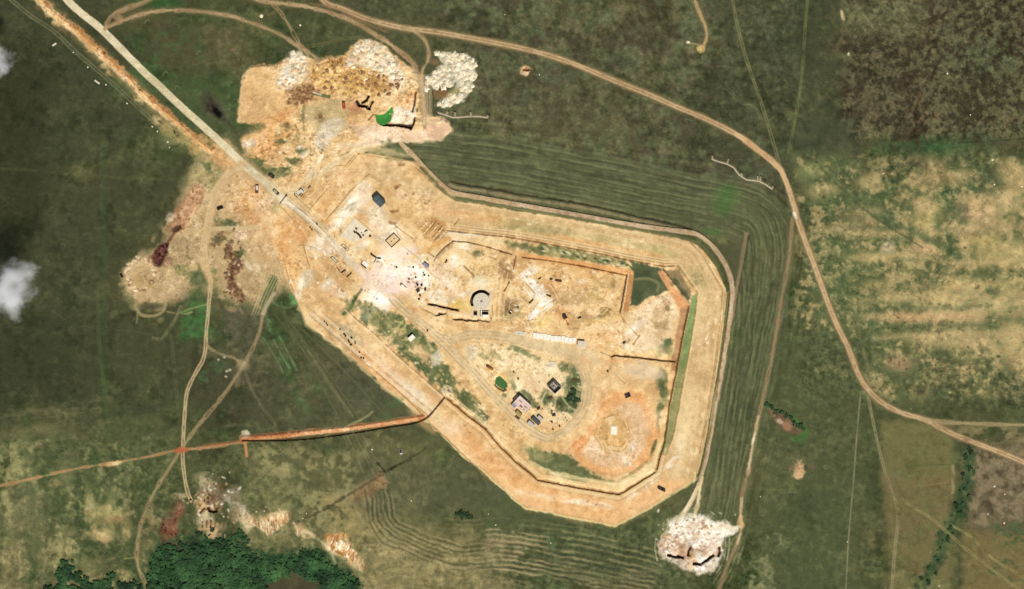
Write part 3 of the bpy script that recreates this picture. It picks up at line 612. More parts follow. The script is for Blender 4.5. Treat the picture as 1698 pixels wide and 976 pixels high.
# chalky working area
for (x,y,rx,ry,rot,a,c) in [(590,335,26,12,-50,.9,CHALK),(575,352,22,10,-45,.85,[(200,188,154),(230,218,186),(248,240,216)]),(603,308,12,9,0,.85,CHALK),(606,325,10,22,0,.7,PINK),(625,362,14,26,-10,.85,CHALK),(618,380,12,12,0,.6,PINK),
      (555,372,10,16,45,.7,CHALK),(540,400,20,14,40,.7,PINK),(530,400,9,13,30,.75,CHALK),(520,412,8,14,-30,.6,CHALK),(545,415,14,8,10,.7,CHALK),(506,462,10,16,20,.85,[(196,182,148),(226,212,178),(244,232,204)]),(498,470,7,16,15,.7,CHALK),(494,490,6,6,0,.7,CHALK),
      (548,468,9,8,0,.75,CHALK),(540,475,8,8,0,.8,CHALK),(556,482,9,8,30,.75,PINK),(566,488,8,5,0,.7,CHALK),(590,420,14,8,30,.5,PALE),(600,407,14,6,-20,.7,CHALK),(610,400,9,6,0,.6,CHALK),
      (650,415,24,26,20,.8,PINK),(670,420,20,14,-20,.9,[(224,198,178),(232,210,192),(240,220,202)]),(648,450,30,30,0,.95,[(222,206,184),(233,220,202),(246,238,220)]),(690,452,24,22,0,.9,[(240,232,212),(250,245,228)]),(705,460,18,18,0,.8,[(222,212,190),(238,230,210),(250,244,226)]),(665,475,26,16,0,.9,[(230,202,184),(236,212,194)]),
      (630,470,26,24,20,.85,[(230,202,182),(236,212,194)]),(632,498,20,15,20,.95,[(240,236,218),(252,250,238)]),(612,492,14,10,0,.7,CHALK),(690,498,18,10,30,.7,PALE),(633,430,12,7,0,.8,CHALK),(715,425,16,10,-20,.5,PALE),(655,380,14,10,20,.8,CHALK),(640,395,12,8,0,.5,[(190,176,152),(210,196,172)]),
      (725,492,16,14,20,.85,[(206,188,158),(228,210,180),(242,228,202)]),(740,500,10,6,-20,.75,CHALK),(766,490,12,5,-30,.8,CHALK),(740,470,30,14,40,.8,PINK),(735,455,24,18,40,.7,[(206,178,140),(222,196,160)]),(755,430,10,16,-30,.8,CHALK),(768,440,10,14,-35,.8,PALE),(770,408,16,8,0,.55,CHALK),
      (795,440,20,14,0,.6,[(200,164,100),(220,188,126)]),(792,422,8,5,0,.7,GREEN),(800,470,18,12,0,.85,[(206,196,160),(226,218,186)]),(760,505,12,10,0,.85,[(204,170,92),(218,188,112)]),(775,508,14,9,0,.8,[(206,172,96),(222,194,120)]),(745,395,22,9,8,.55,CHALK),(790,395,40,7,8,.5,PALE),(770,388,24,4,6,.75,CHALK),
      (820,480,16,40,0,.6,[(214,178,120),(228,196,140)]),(836,475,8,30,0,.5,[(214,170,110),(226,186,128)]),(850,520,16,10,-20,.5,DRYG),(846,505,10,15,30,.95,[(118,94,64),(160,130,92)]),(850,526,9,6,0,.5,[(150,124,88),(176,148,108)]),(838,452,12,8,20,.95,[(140,108,70),(164,128,84)]),(833,443,8,10,0,.85,[(140,108,70),(164,128,84)]),
      (885,448,14,7,-20,.8,CHALK),(880,470,12,6,50,.8,CHALK),(892,490,14,12,30,.95,CHALK),(900,500,16,8,-35,.9,CHALK),(888,515,16,6,-40,.85,CHALK),(905,512,14,5,-35,.7,PALE),(962,467,10,6,-20,.75,[(206,188,160),(222,206,180)]),(900,455,14,10,0,.6,[(216,180,110),(226,192,130)]),
      (940,490,28,17,10,.95,[(168,138,96),(190,158,112)]),(970,492,28,13,0,.85,[(180,148,104),(200,168,120)]),(1005,465,18,10,0,.95,[(176,150,100),(196,168,116)]),(1018,469,4,5,0,.85,(118,92,58)),(965,525,24,10,10,.9,[(170,138,92),(194,160,110)]),(935,520,14,12,0,.6,ORANGE),(1000,520,10,7,-30,.95,[(130,104,64),(158,130,82)]),
      (905,532,14,10,-30,.6,[(220,180,88),(226,192,110)]),(1005,530,30,4,-10,.6,[(222,184,96),(226,192,110)]),(1020,545,30,18,0,.7,[(222,188,140),(230,200,154)]),(990,560,30,14,0,.6,ORANGE),(940,475,30,12,0,.5,ORANGE),(960,450,70,10,12,.6,[(218,172,112),(226,186,126)]),
      (985,490,14,12,0,.5,[(206,178,110),(222,196,130)])]:
    blob(x,y,rx,ry,c,a,rot,.75,.45,ear=.62)
for (x,y,rx,ry,rot) in [(876,452,14,5,-18),(884,470,12,6,48),(896,489,14,9,42),(902,503,15,5,-35),(888,518,13,5,-40),(909,508,13,3.5,-35),(870,462,7,4,40)]:
    blob(x,y,rx,ry,[(218,204,178),(238,228,208),(252,246,232)],.95,rot,.5,.4,ear=.6)
for (a_,b_) in [((868,476),(880,492)),((872,470),(886,486)),((886,498),(876,510)),((892,500),(882,514)),((898,494),(912,486)),((896,508),(918,494)),((890,522),(906,512)),((874,486),(864,500))]:
    stroke([a_, ((a_[0]+b_[0])/2+1, (a_[1]+b_[1])/2), b_], 1.5, random.choice([(176,146,98),(250,244,228),(250,244,228),(160,130,84)]), .75, 1, .4, ear=.6)
for x_ in (821, 824.5, 828, 832, 836): stroke([(x_+6, 452), (x_+2, 480), (x_, 505), (x_-1, 530)], 1.5, (176,134,86) if x_ in (824.5, 832) else (236,206,154), .6, 1.2, .5, brk=-.3)
for q_, c_ in [([(905,452),(912,446),(924,446),(930,454)],(168,124,74)),([(910,468),(918,478),(914,490)],(164,118,70)),([(930,462),(945,458),(955,466)],(236,206,150)),([(985,480),(996,474),(1006,482),(1000,494),(988,496)],(176,136,84)),([(996,505),(1008,510),(1000,520)],(240,212,150)),([(1010,540),(990,532),(975,540)],(170,126,78)),
               ([(760,412),(776,418),(790,430),(802,446)],(180,140,92)),([(756,424),(770,436),(782,450)],(236,212,164)),([(810,425),(826,432),(838,444)],(176,132,80)),([(800,452),(812,458),(822,455)],(166,124,76)),([(700,440),(722,458),(740,474)],(170,132,90)),([(716,424),(742,446),(758,462)],(240,218,178))]:
    stroke(q_, 1.5, c_, .7, 1.1, .5, ear=.6)
# rubble speckle over the working area
for k in range(760):
    u=random.random()
    if u<.3: x,y=random.gauss(700,55),random.gauss(470,32)
    elif u<.5: x,y=random.gauss(540,40),random.gauss(430,35)
    elif u<.8: x,y=random.uniform(830,1060),random.uniform(435,590)
    else: x,y=random.uniform(700,980),random.uniform(400,440)+random.random()*60
    if u<.8 and x>1030 and y<530: continue
    blob(x,y,random.uniform(.9,3.2),random.uniform(.8,2.2),random.choice([(244,232,206),(236,214,170),(172,132,86),(150,114,74),(206,158,98),(250,244,228)]),random.uniform(.35,.75),random.uniform(0,180),.9,.5,z=random.uniform(-.25,.5))
def scratches(n, pg, cols, lmin, lmax, ang=None, a=.5, w=(.9,1.8)):
    xs = [p[0] for p in pg]; ys = [p[1] for p in pg]; k = 0
    while k < n:
        x, y = random.uniform(min(xs), max(xs)), random.uniform(min(ys), max(ys)); ins = False
        for (xa, ya), (xb, yb) in zip(pg, pg[1:]+pg[:1]):
            if (ya > y) != (yb > y) and x < (xb-xa)*(y-ya)/(yb-ya)+xa: ins = not ins
        if not ins: continue
        k += 1; L_ = random.uniform(lmin, lmax); an = random.uniform(0, 6.28) if ang is None else random.gauss(ang, .25); cv = random.uniform(-.9, .9)
        q = [(x, y)]; 
        for i in range(4): q.append((q[-1][0]+L_/4*math.cos(an), q[-1][1]+L_/4*math.sin(an))); an += cv/4*random.uniform(.4, 1.6)
        c = random.choice(cols); stroke(q, random.uniform(*w), c, random.uniform(.5, 1)*a, 1.1, .4, ear=.7, z=-.12 if sum(c) < 480 else .08)
        if random.random() < .4: stroke([(p[0]+1.8, p[1]+1.4) for p in q], 1.3, (240,216,166), a*.7, 1.1, .4, ear=.7)
DK = [(150,110,66),(168,128,80),(182,140,90),(140,104,66)]; LT = [(240,216,166),(246,228,184),(232,200,146)]
scratches(90, [(730,400),(850,420),(1040,452),(1030,520),(1000,560),(840,545),(700,500)], DK, 8, 34)
scratches(60, [(730,400),(850,420),(1040,452),(1030,520),(1000,560),(840,545),(700,500)], LT, 10, 44)
scratches(50, [(480,380),(600,290),(700,320),(740,380),(640,480),(520,500),(490,440)], DK, 8, 30)
scratches(50, [(480,380),(600,290),(700,320),(740,380),(640,480),(520,500),(490,440)], LT, 8, 36)
scratches(50, [(780,600),(860,580),(960,600),(1000,600),(980,690),(900,720)], DK+LT, 6, 26)
scratches(40, [(960,700),(1050,650),(1085,690),(1075,760),(1020,785),(960,750)], LT+DK[:3], 8, 30)
scratches(40, [(1030,520),(1110,490),(1125,560),(1110,640),(1020,640),(990,590)], DK+LT, 8, 30)
scratches(34, [(600,500),(700,540),(800,640),(860,720),(820,730),(740,650),(620,560)], DK[1:]+LT, 8, 28, .75)
scratches(60, [(440,300),(560,250),(600,250),(500,340),(470,330)], DK+LT, 8, 30, -.8)
# strips of green inside the fence
poly([(1043,432),(1056,434),(1096,445),(1102,460),(1110,480),(1096,488),(1076,492),(1056,507),(1044,507),(1048,470),(1050,450)], [(58,70,46),(70,80,54),(84,92,60)], .95, 3, 1.5, ear=.08)
stroke([(1052,463),(1075,462),(1092,470),(1090,482)], 4, (132,130,88), .7, 2, 1)
poly([(880,412),(900,404),(960,416),(1040,434),(1045,444),(1000,438),(930,428),(890,424)], [(88,96,58),(132,126,82),(186,168,116)], .85, 4, 2, ear=.5)
for k in range(34):
    t=random.random(); blob(885+t*160, 409+t*30+random.uniform(-3,4), random.uniform(2,6), random.uniform(1.2,2.2), random.choice([(60,72,42),(76,86,52),(206,186,136),(222,204,158)]), .75, random.uniform(0,40), .8, .5)
poly([(840,402),(870,402),(885,410),(878,418),(850,410)], GREEN, .7, 6, 3, ear=.1); 
poly([(860,418),(960,432),(1046,446),(1051,453),(1046,490),(1040,515),(1030,518),(1041,458),(960,444),(866,428)], [(206,150,92),(218,166,106)], .9, 2, .8, ear=.5)
poly([(1043,455),(1051,455),(1043,515),(1034,515)], [(172,122,76),(190,140,90)], .85, 2, .8, ear=.5)
poly([(1040,520),(1080,498),(1108,486),(1122,500),(1120,545),(1105,575),(1060,585),(1040,560)], [(206,176,134),(222,194,150),(232,208,168)], .85, 8, 3, ear=.8)
poly([(1090,450),(1100,448),(1118,475),(1140,500),(1134,520),(1128,515),(1108,482)], [(204,144,92),(216,160,108)], .9, 2.5, 1, ear=.5)
poly([(1100,447),(1126,448),(1150,490),(1142,502)], [(112,100,72),(134,116,84)], .8, 3, 1.5, ear=.3)
stroke([(1118,465),(1130,480),(1142,494)], 7, GREEN, .8, 3, 1.5, ear=.1)
poly([(1128,510),(1144,505),(1136,545),(1128,590),(1123,615),(1112,615),(1118,575),(1124,535)], [(160,120,80),(178,138,96)], .9, 2.5, 1, ear=.5)
ditch=poly([(1146,488),(1157,486),(1152,530),(1144,575),(1136,618),(1127,670),(1116,725),(1102,755),(1097,752),(1106,705),(1118,645),(1128,590),(1138,540),(1145,506)], [(126,130,80),(140,142,90)], .95, 1.8, .8, ear=.08, reg='ditch', z=-.4)
poly([(1148,490),(1156,488),(1151,530),(1143,575),(1138,610),(1131,608),(1140,540),(1146,508)], [(108,136,78),(124,154,94)], .75, 3, .8, ear=.05)
poly([(1128,625),(1135,622),(1116,725),(1104,750),(1110,700)], [(138,132,84),(156,146,98)], .7, 3, .8, ear=.2)
for (x,y,rx,ry,rot,c,a) in [(1107,568,10,7,-30,GREEN,.9),(1110,580,9,9,0,DRYG,.6),(1096,582,9,10,0,[(140,138,98),(160,154,112)],.6),(1098,625,9,16,5,GREEN,.85),(1103,655,6,14,0,GREEN,.75),(1094,675,5,18,8,GREEN,.7),(1090,705,4,10,0,GREEN,.6),
      (1108,511,4,4,0,(140,118,76),.9),(1115,470,4,4,0,(120,110,78),.5),(1096,538,16,6,15,[(150,126,84),(176,150,104)],.7),(1050,545,14,5,-35,CHALK,.6),(1065,535,12,6,-20,[(206,186,160),(220,200,174)],.6),(1040,600,46,4,6,ORANGE,.7),(1065,615,36,14,5,[(214,190,152),(228,206,170)],.85),(1040,575,12,5,30,CHALK,.5)]:
    blob(x,y,rx,ry,c,a,rot,.7,.4,ear=.4)
# between spine road and security strip: green corridor
poly([(596,506),(612,500),(640,520),(655,515),(690,545),(720,575),(745,610),(760,640),(800,675),(812,700),(790,690),(750,655),(735,650),(700,615),(650,570),(620,545),(600,528)], [(72,86,52),(92,102,64),(136,132,86)], .9, 7, 5, ear=.3, brk=-.22)
poly([(575,498),(592,488),(600,505),(575,525),(565,518)], [(110,112,72),(160,146,100)], .6, 5, 3)
stroke([(590,492),(580,512),(570,520)], 5, [(70,96,50),(96,116,66)], .85, 2, 1, ear=.05)
stroke([(600,480),(586,500)], 3.5, [(60,70,40)], .6, 2, 1)
poly([(600,510),(625,508),(615,532),(600,530)], [(140,146,116),(170,166,134)], .6, 6, 3)
for q in [[(648,556),(668,532)],[(662,556),(674,536)],[(650,545),(672,546)],[(655,532),(668,536)]]: stroke(q, 3, (196,182,120), .75, 2, .8)
poly([(683,568),(700,575),(720,592),(712,608),(695,592)], [(190,150,106),(206,170,122)], .8, 5, 3)
poly([(715,590),(728,580),(738,590),(730,606),(716,606)], [(206,192,160),(226,214,184)], .8, 5, 3)
poly([(732,644),(750,640),(752,656),(736,660)], [(214,186,146),(228,204,166)], .9, 5, 3)
for k in range(150):
    t=random.random(); blob(600+t*205+random.uniform(-16,16), 505+t*190+random.uniform(-12,12), random.uniform(1.4,4), random.uniform(1.,2.6), random.choice([(72,84,48),(58,70,40),(130,126,80),(206,182,130),(186,160,110),(230,208,160)]), .6, random.uniform(0,90), .8, .5)
# triangle inside the loop road
poly([(765,570),(790,565),(860,575),(910,600),(950,605),(965,640),(960,680),(930,705),(905,700),(870,680),(820,640),(780,600)], [(206,176,126),(222,194,144),(234,212,166)], .8, 5, 3, ear=.8)
blob(782,585,12,12,[(206,188,150),(228,212,178)],.8,0,.6,.4)
for (x,y,rx,ry,rot,c,a) in [(870,585,26,5,25,GREEN,.75),(885,592,10,4,10,DRYG,.7),(935,610,9,8,20,GREEN,.75),(955,620,8,16,-20,GREEN,.75),(962,630,4,14,-10,GREEN,.7),(945,635,12,12,0,GREEN,.85),(950,655,14,20,20,GREEN,.8),(938,670,16,12,20,GREEN,.85),(910,665,14,10,0,GREEN,.8),(903,655,6,10,0,GREEN,.75),
      (870,655,14,9,35,GREEN,.8),(884,668,6,6,0,GREEN,.75),(850,635,5,14,-30,GREEN,.7),(846,622,6,5,0,DRYG,.7),(830,634,16,15,20,[(206,164,98),(222,186,122)],.85),(812,608,10,7,30,[(212,168,104),(222,184,120)],.8),(952,658,8,7,0,[(170,160,120),(120,120,84)],.6),(836,655,4,3,0,GREEN,.6),
      (800,590,10,4,30,DRYG,.5),(820,588,8,4,30,DRYG,.5),(860,625,20,14,30,[(216,186,136),(232,208,162)],.6),(890,635,14,18,0,PINK,.5),(912,612,12,8,0,PALE,.6),(965,597,9,9,0,[(214,152,108),(222,168,124)],.8),(992,602,9,9,0,[(200,170,124),(220,192,146)],.7)]:
    blob(x,y,rx,ry,c,a,rot,.75,.5,ear=.5)
stroke([(905,650),(898,665),(888,690)], 2.6, (206,190,144), .8, 1.6, .6); stroke([(935,640),(922,660),(920,680)], 2.2, (196,186,140), .7, 1.6, .6); stroke([(932,658),(942,672),(955,680)], 2.2, (196,182,134), .7, 1.6, .6)
for k in range(140):
    blob(random.uniform(770,970), random.uniform(575,720), random.uniform(.9,2.6), random.uniform(.8,1.8), random.choice([(240,222,176),(176,140,92),(150,118,76),(222,186,132),(96,100,60)]), .55, random.uniform(0,180), .8, .5, z=.15)
for k in range(34):
    blob(random.gauss(915,16), random.gauss(695,12), random.uniform(.8,2.), random.uniform(.7,1.5), random.choice([(60,48,36),(96,72,50),(244,232,204)]), .75, random.uniform(0,180), .8, .4)
# round excavation in the south-east corner
poly([(1049,645),(1068,650),(1080,666),(1088,688),(1092,710),(1090,738),(1077,762),(1055,781),(1021,787),(987,781),(964,768),(947,742),(953,732),(968,722),(980,695),(1000,665),(1025,650)], [(212,156,100),(222,170,114),(229,184,130)], .9, 9, 3, ear=.6, z=-.5, zs=5, sm=True)
poly([(1040,665),(1062,672),(1072,700),(1068,745),(1045,770),(1015,776),(985,768),(965,750),(970,735),(990,720),(1005,690)], [(206,172,130),(218,186,146),(224,198,160)], .85, 7, 3, ear=.7, sm=True)
poly([(948,735),(965,725),(975,728),(966,750),(955,755)], [(210,148,92),(222,164,106)], .85, 4, 2)
blob(1018,718,24,30,[(196,154,92),(214,174,110),(226,194,136)],.7,0,.6,.35,z=.3)
for q in [[(1003,692),(1018,688),(1032,694),(1038,708)],[(1038,730),(1030,740),(1016,738)],[(1000,735),(1008,745),(1030,748),(1040,738)],[(985,720),(995,735),(998,745)]]:
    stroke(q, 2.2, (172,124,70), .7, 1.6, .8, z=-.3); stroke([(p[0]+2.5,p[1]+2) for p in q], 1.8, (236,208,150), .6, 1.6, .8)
for (x,y,rx,ry) in [(1048,742,6,8),(1052,735,5,4),(1042,768,7,3),(1036,760,4,6)]: blob(x,y,rx,ry,CHALK,.75,30,.7,.5)
poly([(872,745),(905,748),(948,756),(962,772),(985,785),(1000,796),(960,798),(905,783),(880,762)], GREEN, .85, 5, 3, ear=.2)
poly([(870,735),(905,740),(925,750),(910,768),(880,762),(866,745)], [(150,142,92),(206,186,130),(230,214,166)], .6, 7, 4, brk=-.2)
stroke([(880,768),(920,785),(975,795),(1025,806),(1060,785),(1085,765),(1096,735)], 7, [(206,184,124),(226,206,150),(238,222,174)], .8, 3, 2, sm=False)
stroke([(985,790),(1022,798),(1060,774),(1080,755),(1088,735)], 3, DRYG, .6, 2, 1.5, brk=-.1)
stroke([(1082,748),(1088,730)], 5, GREEN, .7, 2, 1)
stroke([(740,662),(800,715),(845,758),(880,790)], 5, ORANGE, .7, 2.5, 1, sm=False)
# ------------------------------------------------------------------ 6. roads
SW_EDGE=[(737,658),(770,686),(805,713),(830,742),(857,768),(892,797),(950,808),(1027,821),(1052,806),(1090,781),(1096,755),(1103,732)]
MAIN=[(90,-30),(112,0),(138,24),(167,47),(200,80),(240,120),(262,140),(299,175),(340,212),(374,243),(406,274),(438,300),(462,323),(488,344),(506,357),(526,374),(548,398),(568,420),(588,440),(606,458),(626,476)]
stroke([(371,240),(406,274),(438,300),(470,330)], 24, TAN, .5, 8, 2)
stroke(MAIN[:14], 12.5, ROADC, .97, 1.4, .5, reg='road', ear=.18)
stroke(MAIN[12:], 12, [(206,186,150),(218,200,166),(230,216,188)], .85, 3, .8, reg='road', ear=.3)
stroke([(472,330),(506,357),(530,380),(560,414)], 3, (236,222,190), .7, 1.2, .5); stroke([(470,336),(500,360),(528,386)], 1.6, (160,136,98), .6, 1, .4); stroke([(478,332),(510,357),(534,380)], 1.4, (158,132,92), .6, 1, .4)
stroke([(487,326),(512,347),(530,370),(545,392)], 5, (206,182,132), .7, 2, 1); stroke([(490,325),(515,347)], 1.5, (172,138,84), .6, 1, .4)
stroke([(100,-4),(138,27),(200,83),(262,143),(340,215)], 1.2, (226,212,178), .5, 1.2, .3)
blob(468,330,8,6,[(224,206,168),(232,216,182)],.8,45,.6,.3)
SPINE=[(652,494),(665,508),(700,537),(732,564),(762,595),(787,620),(812,648),(840,677),(866,703),(888,718),(908,726),(930,718),(950,702),(966,682),(974,655),(972,625),(962,604),(948,592),(915,580),(880,570),(850,561),(815,556),(780,555),(750,562),(728,560)]
stroke(SPINE, 15, [(192,164,118),(203,175,130),(214,188,145)], .93, 3, 1.6, reg='haul_road', ear=.25)
def off(pts, o):
    r = []
    for i, p_ in enumerate(pts):
        a = pts[max(i-1, 0)]; b = pts[min(i+1, len(pts)-1)]; l = math.hypot(b[0]-a[0], b[1]-a[1]); r.append((p_[0]-(b[1]-a[1])/l*o, p_[1]+(b[0]-a[0])/l*o))
    return r
stroke([(590,442),(612,462),(634,480),(656,498)], 10, [(222,194,164),(232,206,178)], .8, 3, 1)
for o, c, w_ in [(8.6,(238,214,166),2.2),(-8.6,(238,214,166),2.2),(-2.4,(224,202,158),1.6),(2.6,(224,202,158),1.6),(0,(184,156,110),1.6),(6.6,(176,146,100),1.2),(-6.4,(176,146,100),1.2)]:
    stroke(off(SPINE, o), w_, c, .42, 1.6, 1.4, brk=-.05)
stroke([(850,560),(885,566),(930,577),(965,584),(985,592)], 16, [(206,182,136),(216,192,148)], .8, 5, 1.5, ear=.25)
stroke([(960,596),(985,620),(990,660),(975,700)], 10, [(218,186,136)], .5, 5, 2)
for o in (-3,3): stroke([(p[0]+o,p[1]-o*.7) for p in SPINE[:11]], 1.5, (228,208,166), .55, 1.4, .6, brk=-.2)
stroke([(640,395),(665,420),(700,440),(720,455),(738,470),(752,478)], 6, [(226,200,164),(234,212,178)], .7, 2.5, 1)
stroke([(545,462),(580,440)], 4, PALE, .4, 2, 1)
stroke([(660,402),(690,425),(716,455),(730,462)], 2, (176,140,96), .4, 1.5, .6)

def dirt(pts, w, a=.9, lab=None, c=DIRT, **k):
    if w > 4.2: stroke(pts, w+5, [(104,96,64),(128,112,78)], .45, 4, 2.6, brk=-.1, ear=.15)
    return stroke(pts, w, c, a, 2.2, 1.5, reg='dirt_road', lab=lab, ear=.2, **k)
NE=[(520,-24),(540,4),(565,13),(600,28),(637,39),(675,47),(725,53),(797,66),(862,79),(912,92),(950,105),(975,115),(1025,136),(1075,156),(1125,178),(1175,199),(1222,223),(1253,245),(1281,268),(1297,286),(1308,314),(1317,343),(1326,374),(1340,412),(1356,455),(1375,508),(1389,541),(1408,580),(1424,622),(1441,647),(1465,669),(1498,685),(1537,697),(1573,716),(1615,733),(1657,749),(1700,767),(1760,792)]
dirt(NE, 9.5)
stroke(NE, 12.5, (112,98,66), .35, 2, 1.4); stroke(NE, 8.5, DIRT, .9, 2, .8)
for o, c in ((-2.2,(210,180,134)),(2.2,(210,180,134)),(0,(142,118,82)),(-4.6,(128,108,74)),(4.6,(128,108,74))): stroke(off(NE, o), 1.6, c, .6, 1.3, .8, brk=-.2)
stroke(NE[16:21], 9, [(206,166,118),(216,182,136)], .6, 2, .8); stroke(NE[18:27], 8, [(190,158,112),(202,174,128)], .5, 2, .8, brk=-.2)
blob(1318,356,3,7,(232,222,196),.8,-20,.6,.3)
dirt([(1530,695),(1560,699),(1587,701),(1640,703),(1760,705)], 6, .8, c=[(158,138,100),(178,156,114)])
dirt([(400,-12),(430,0),(457,4),(480,7),(515,12),(565,27),(595,40),(620,56),(650,75),(670,91),(685,106),(694,126),(699,150),(702,175),(703,205)], 7)
stroke([(515,6),(560,14),(600,36),(640,52)], 4, (136,104,72), .6, 2, 1)
stroke([(670,90),(686,106),(695,126)], 5, (138,108,78), .6, 2, 1)
dirt([(670,46),(692,55),(706,69),(711,88),(708,103),(701,116),(699,132),(702,160)], 4.6, .8)
dirt([(176,46),(190,40),(212,31),(240,22),(275,17),(310,17),(350,21),(385,27),(412,36),(440,46),(470,60),(490,74),(508,84),(528,99)], 6, .85)
dirt([(174,46),(178,36),(188,22),(210,12),(235,4),(252,-6)], 4.4, .8)
poly([(172,46),(178,32),(195,18),(225,6),(245,-4),(262,-4),(225,12),(200,24),(215,28),(232,26),(205,36),(184,48)], [(140,112,80),(164,136,98)], .75, 3, 1.5, ear=.2, brk=-.4)
dirt([(375,24),(345,19),(300,14)], .1, .1)
dirt([(452,6),(465,20),(478,40),(490,60),(500,78),(512,92)], 2.6, .75, twin=3)
stroke([(452,-4),(440,-8)], 3, DIRT, .6)
track([(528,20),(521,40),(519,62),(520,76)], col=(104,104,72), a=.5); track([(512,76),(540,72),(565,64),(600,62)], col=(120,112,76), a=.5)
track([(604,38),(625,28),(650,18)], col=(104,100,70), a=.4); track([(800,104),(808,125),(814,150),(817,180),(815,205)], col=(98,104,72), a=.55, twin=2.6)
for k in range(5): track([(690+k*5,125),(698+k*4,150),(701+k*3.4,180),(703+k*3,205)], col=(226,196,154), a=.45, twin=2)
dirt([(1148,-24),(1153,2),(1162,25),(1170,45),(1172,60),(1168,72),(1163,80)], 4.4, .9, c=[(160,132,90),(184,154,108)])
stroke([(1143,71),(1155,73),(1164,76)], 2.4, (160,138,98), .8, 1.4)
blob(1141,70,3,2.6,(240,222,190),.9,0,.6,.3); blob(1162,81,6,4.5,(206,178,112),.9,0,.7,.4)
for (x,y,rx,ry,a) in [(1150,103,6,5,.6),(1147,85,8,3,.3),(1155,118,10,4,.35),(1165,95,2,10,.35),(1143,92,2,12,.35),(1170,108,6,4,.3),(1198,110,12,2,.3)]: blob(x,y,rx,ry,[(92,88,62),(150,140,108)],a,0,.8,.5,ear=.3,brk=-.2)
EAST=[(1314,362),(1312,390),(1308,430),(1302,465),(1296,495),(1289,540),(1284,570),(1278,601),(1267,651),(1258,690),(1253,712),(1247,745),(1240,785),(1230,826),(1228,856),(1230,874),(1222,902),(1205,940),(1190,985)]
dirt(EAST, 5, .85, c=[(136,116,84),(160,138,102)])
stroke(EAST, 2, (112,92,64), .35, 1.2, .6, brk=0.)
for (i,j) in [(9,13),(13,17)]: stroke(EAST[i:j], 4.4, [(196,168,124),(222,198,156)], .7, 2, 1, brk=-.1)
stroke([(1296,495),(1288,545),(1280,590)], 3, (160,116,88), .45, 2, .8)
blob(1249,730,3,11,(236,214,178),.75,12,.6,.4); blob(1228,868,6,14,SAND,.7,0,.8,.5)
# perimeter road on its low embankment
PER=[(664,236),(676,248),(690,262),(708,282),(730,304),(744,315),(760,321),(800,328),(860,339),(940,353),(1000,364),(1060,374),(1120,382),(1150,386),(1172,399),(1192,421),(1208,450),(1214,478),(1212,510),(1207,545),(1202,580),(1195,622),(1188,655),(1182,690),(1174,740),(1165,780),(1159,802),(1146,830),(1130,856),(1120,872)]
c2 = cat(PER)
stroke(c2, 8.5, [(170,142,110),(190,162,128),(206,180,146)], .93, 2, 1.1, sm=False, reg='perimeter_road', ear=.3)
stroke(c2[:40], 8, [(176,146,104),(194,164,120)], .6, 2, .9, sm=False)
sl, D, Sg, L, T = pdist(c2, 12); Z[sl] += 1.5*np.clip((5-D)/1.2, 0, 1)*np.clip(L/40, 0, 1)*np.clip((T-L)/60, 0, 1)
stroke([(1214,478),(1212,510),(1207,545),(1195,622),(1182,690),(1165,780)], 2.5, (196,168,128), .55, 1.6, .8)
north=[(746,300),(760,305),(800,311),(860,322),(940,334),(1000,345),(1060,360),(1120,373),(1146,380)]
stroke(north, 4, (60,58,40), .65, 3, 1.6, ear=.2); stroke([(p[0],p[1]+6) for p in north], 5, [(166,142,104),(184,158,118)], .6, 3, 2, ear=.5)  # dark stroke paints the shadow along the embankment's north foot
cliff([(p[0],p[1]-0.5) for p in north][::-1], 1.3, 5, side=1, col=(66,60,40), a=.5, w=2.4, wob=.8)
innerg=[(700,272),(722,296),(739,313),(760,325),(800,331),(852,340),(940,354),(1030,370),(1110,384),(1150,394),(1168,405),(1190,432),(1203,460)]
stroke([(p[0]-2,p[1]+5) for p in innerg], 5, [(84,88,56),(104,106,68)], .8, 2.2, 1, ear=.1, z=-.5, reg='ditch')
stroke([(1208,485),(1204,530),(1194,600),(1184,670),(1172,735),(1160,785)], 4.6, [(114,102,64),(140,124,80)], .8, 2, 1, ear=.1, z=-.4, reg='ditch')
stroke([(690,278),(720,306),(750,330)], 1.8, (140,116,76), .7, 1, .5, sm=False)
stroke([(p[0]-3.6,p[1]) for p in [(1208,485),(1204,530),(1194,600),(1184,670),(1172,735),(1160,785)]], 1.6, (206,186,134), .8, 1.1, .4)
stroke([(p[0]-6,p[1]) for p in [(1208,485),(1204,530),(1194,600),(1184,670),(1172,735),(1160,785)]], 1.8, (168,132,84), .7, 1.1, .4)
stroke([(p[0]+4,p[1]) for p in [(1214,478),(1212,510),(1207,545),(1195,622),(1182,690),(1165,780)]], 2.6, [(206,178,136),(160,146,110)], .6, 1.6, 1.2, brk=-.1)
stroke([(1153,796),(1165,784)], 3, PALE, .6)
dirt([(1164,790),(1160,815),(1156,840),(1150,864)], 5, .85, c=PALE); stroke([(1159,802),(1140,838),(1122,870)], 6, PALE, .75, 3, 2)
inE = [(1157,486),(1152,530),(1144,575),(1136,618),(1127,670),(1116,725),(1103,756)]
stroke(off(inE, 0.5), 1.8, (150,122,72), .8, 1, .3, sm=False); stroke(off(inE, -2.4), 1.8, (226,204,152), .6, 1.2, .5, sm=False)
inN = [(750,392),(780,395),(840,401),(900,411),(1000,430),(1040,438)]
for o, c, w_ in [(-16,(226,196,146),1.8),(-14,(170,136,88),1.4),(-9.5,(164,128,82),1.4),(-12,(232,206,158),1.6)]: stroke(off([(720,384),(780,392),(840,398),(900,408),(1000,427),(1040,436),(1100,446),(1124,446)], o), w_, c, .65, 1.1, .5, sm=False, brk=-.35)
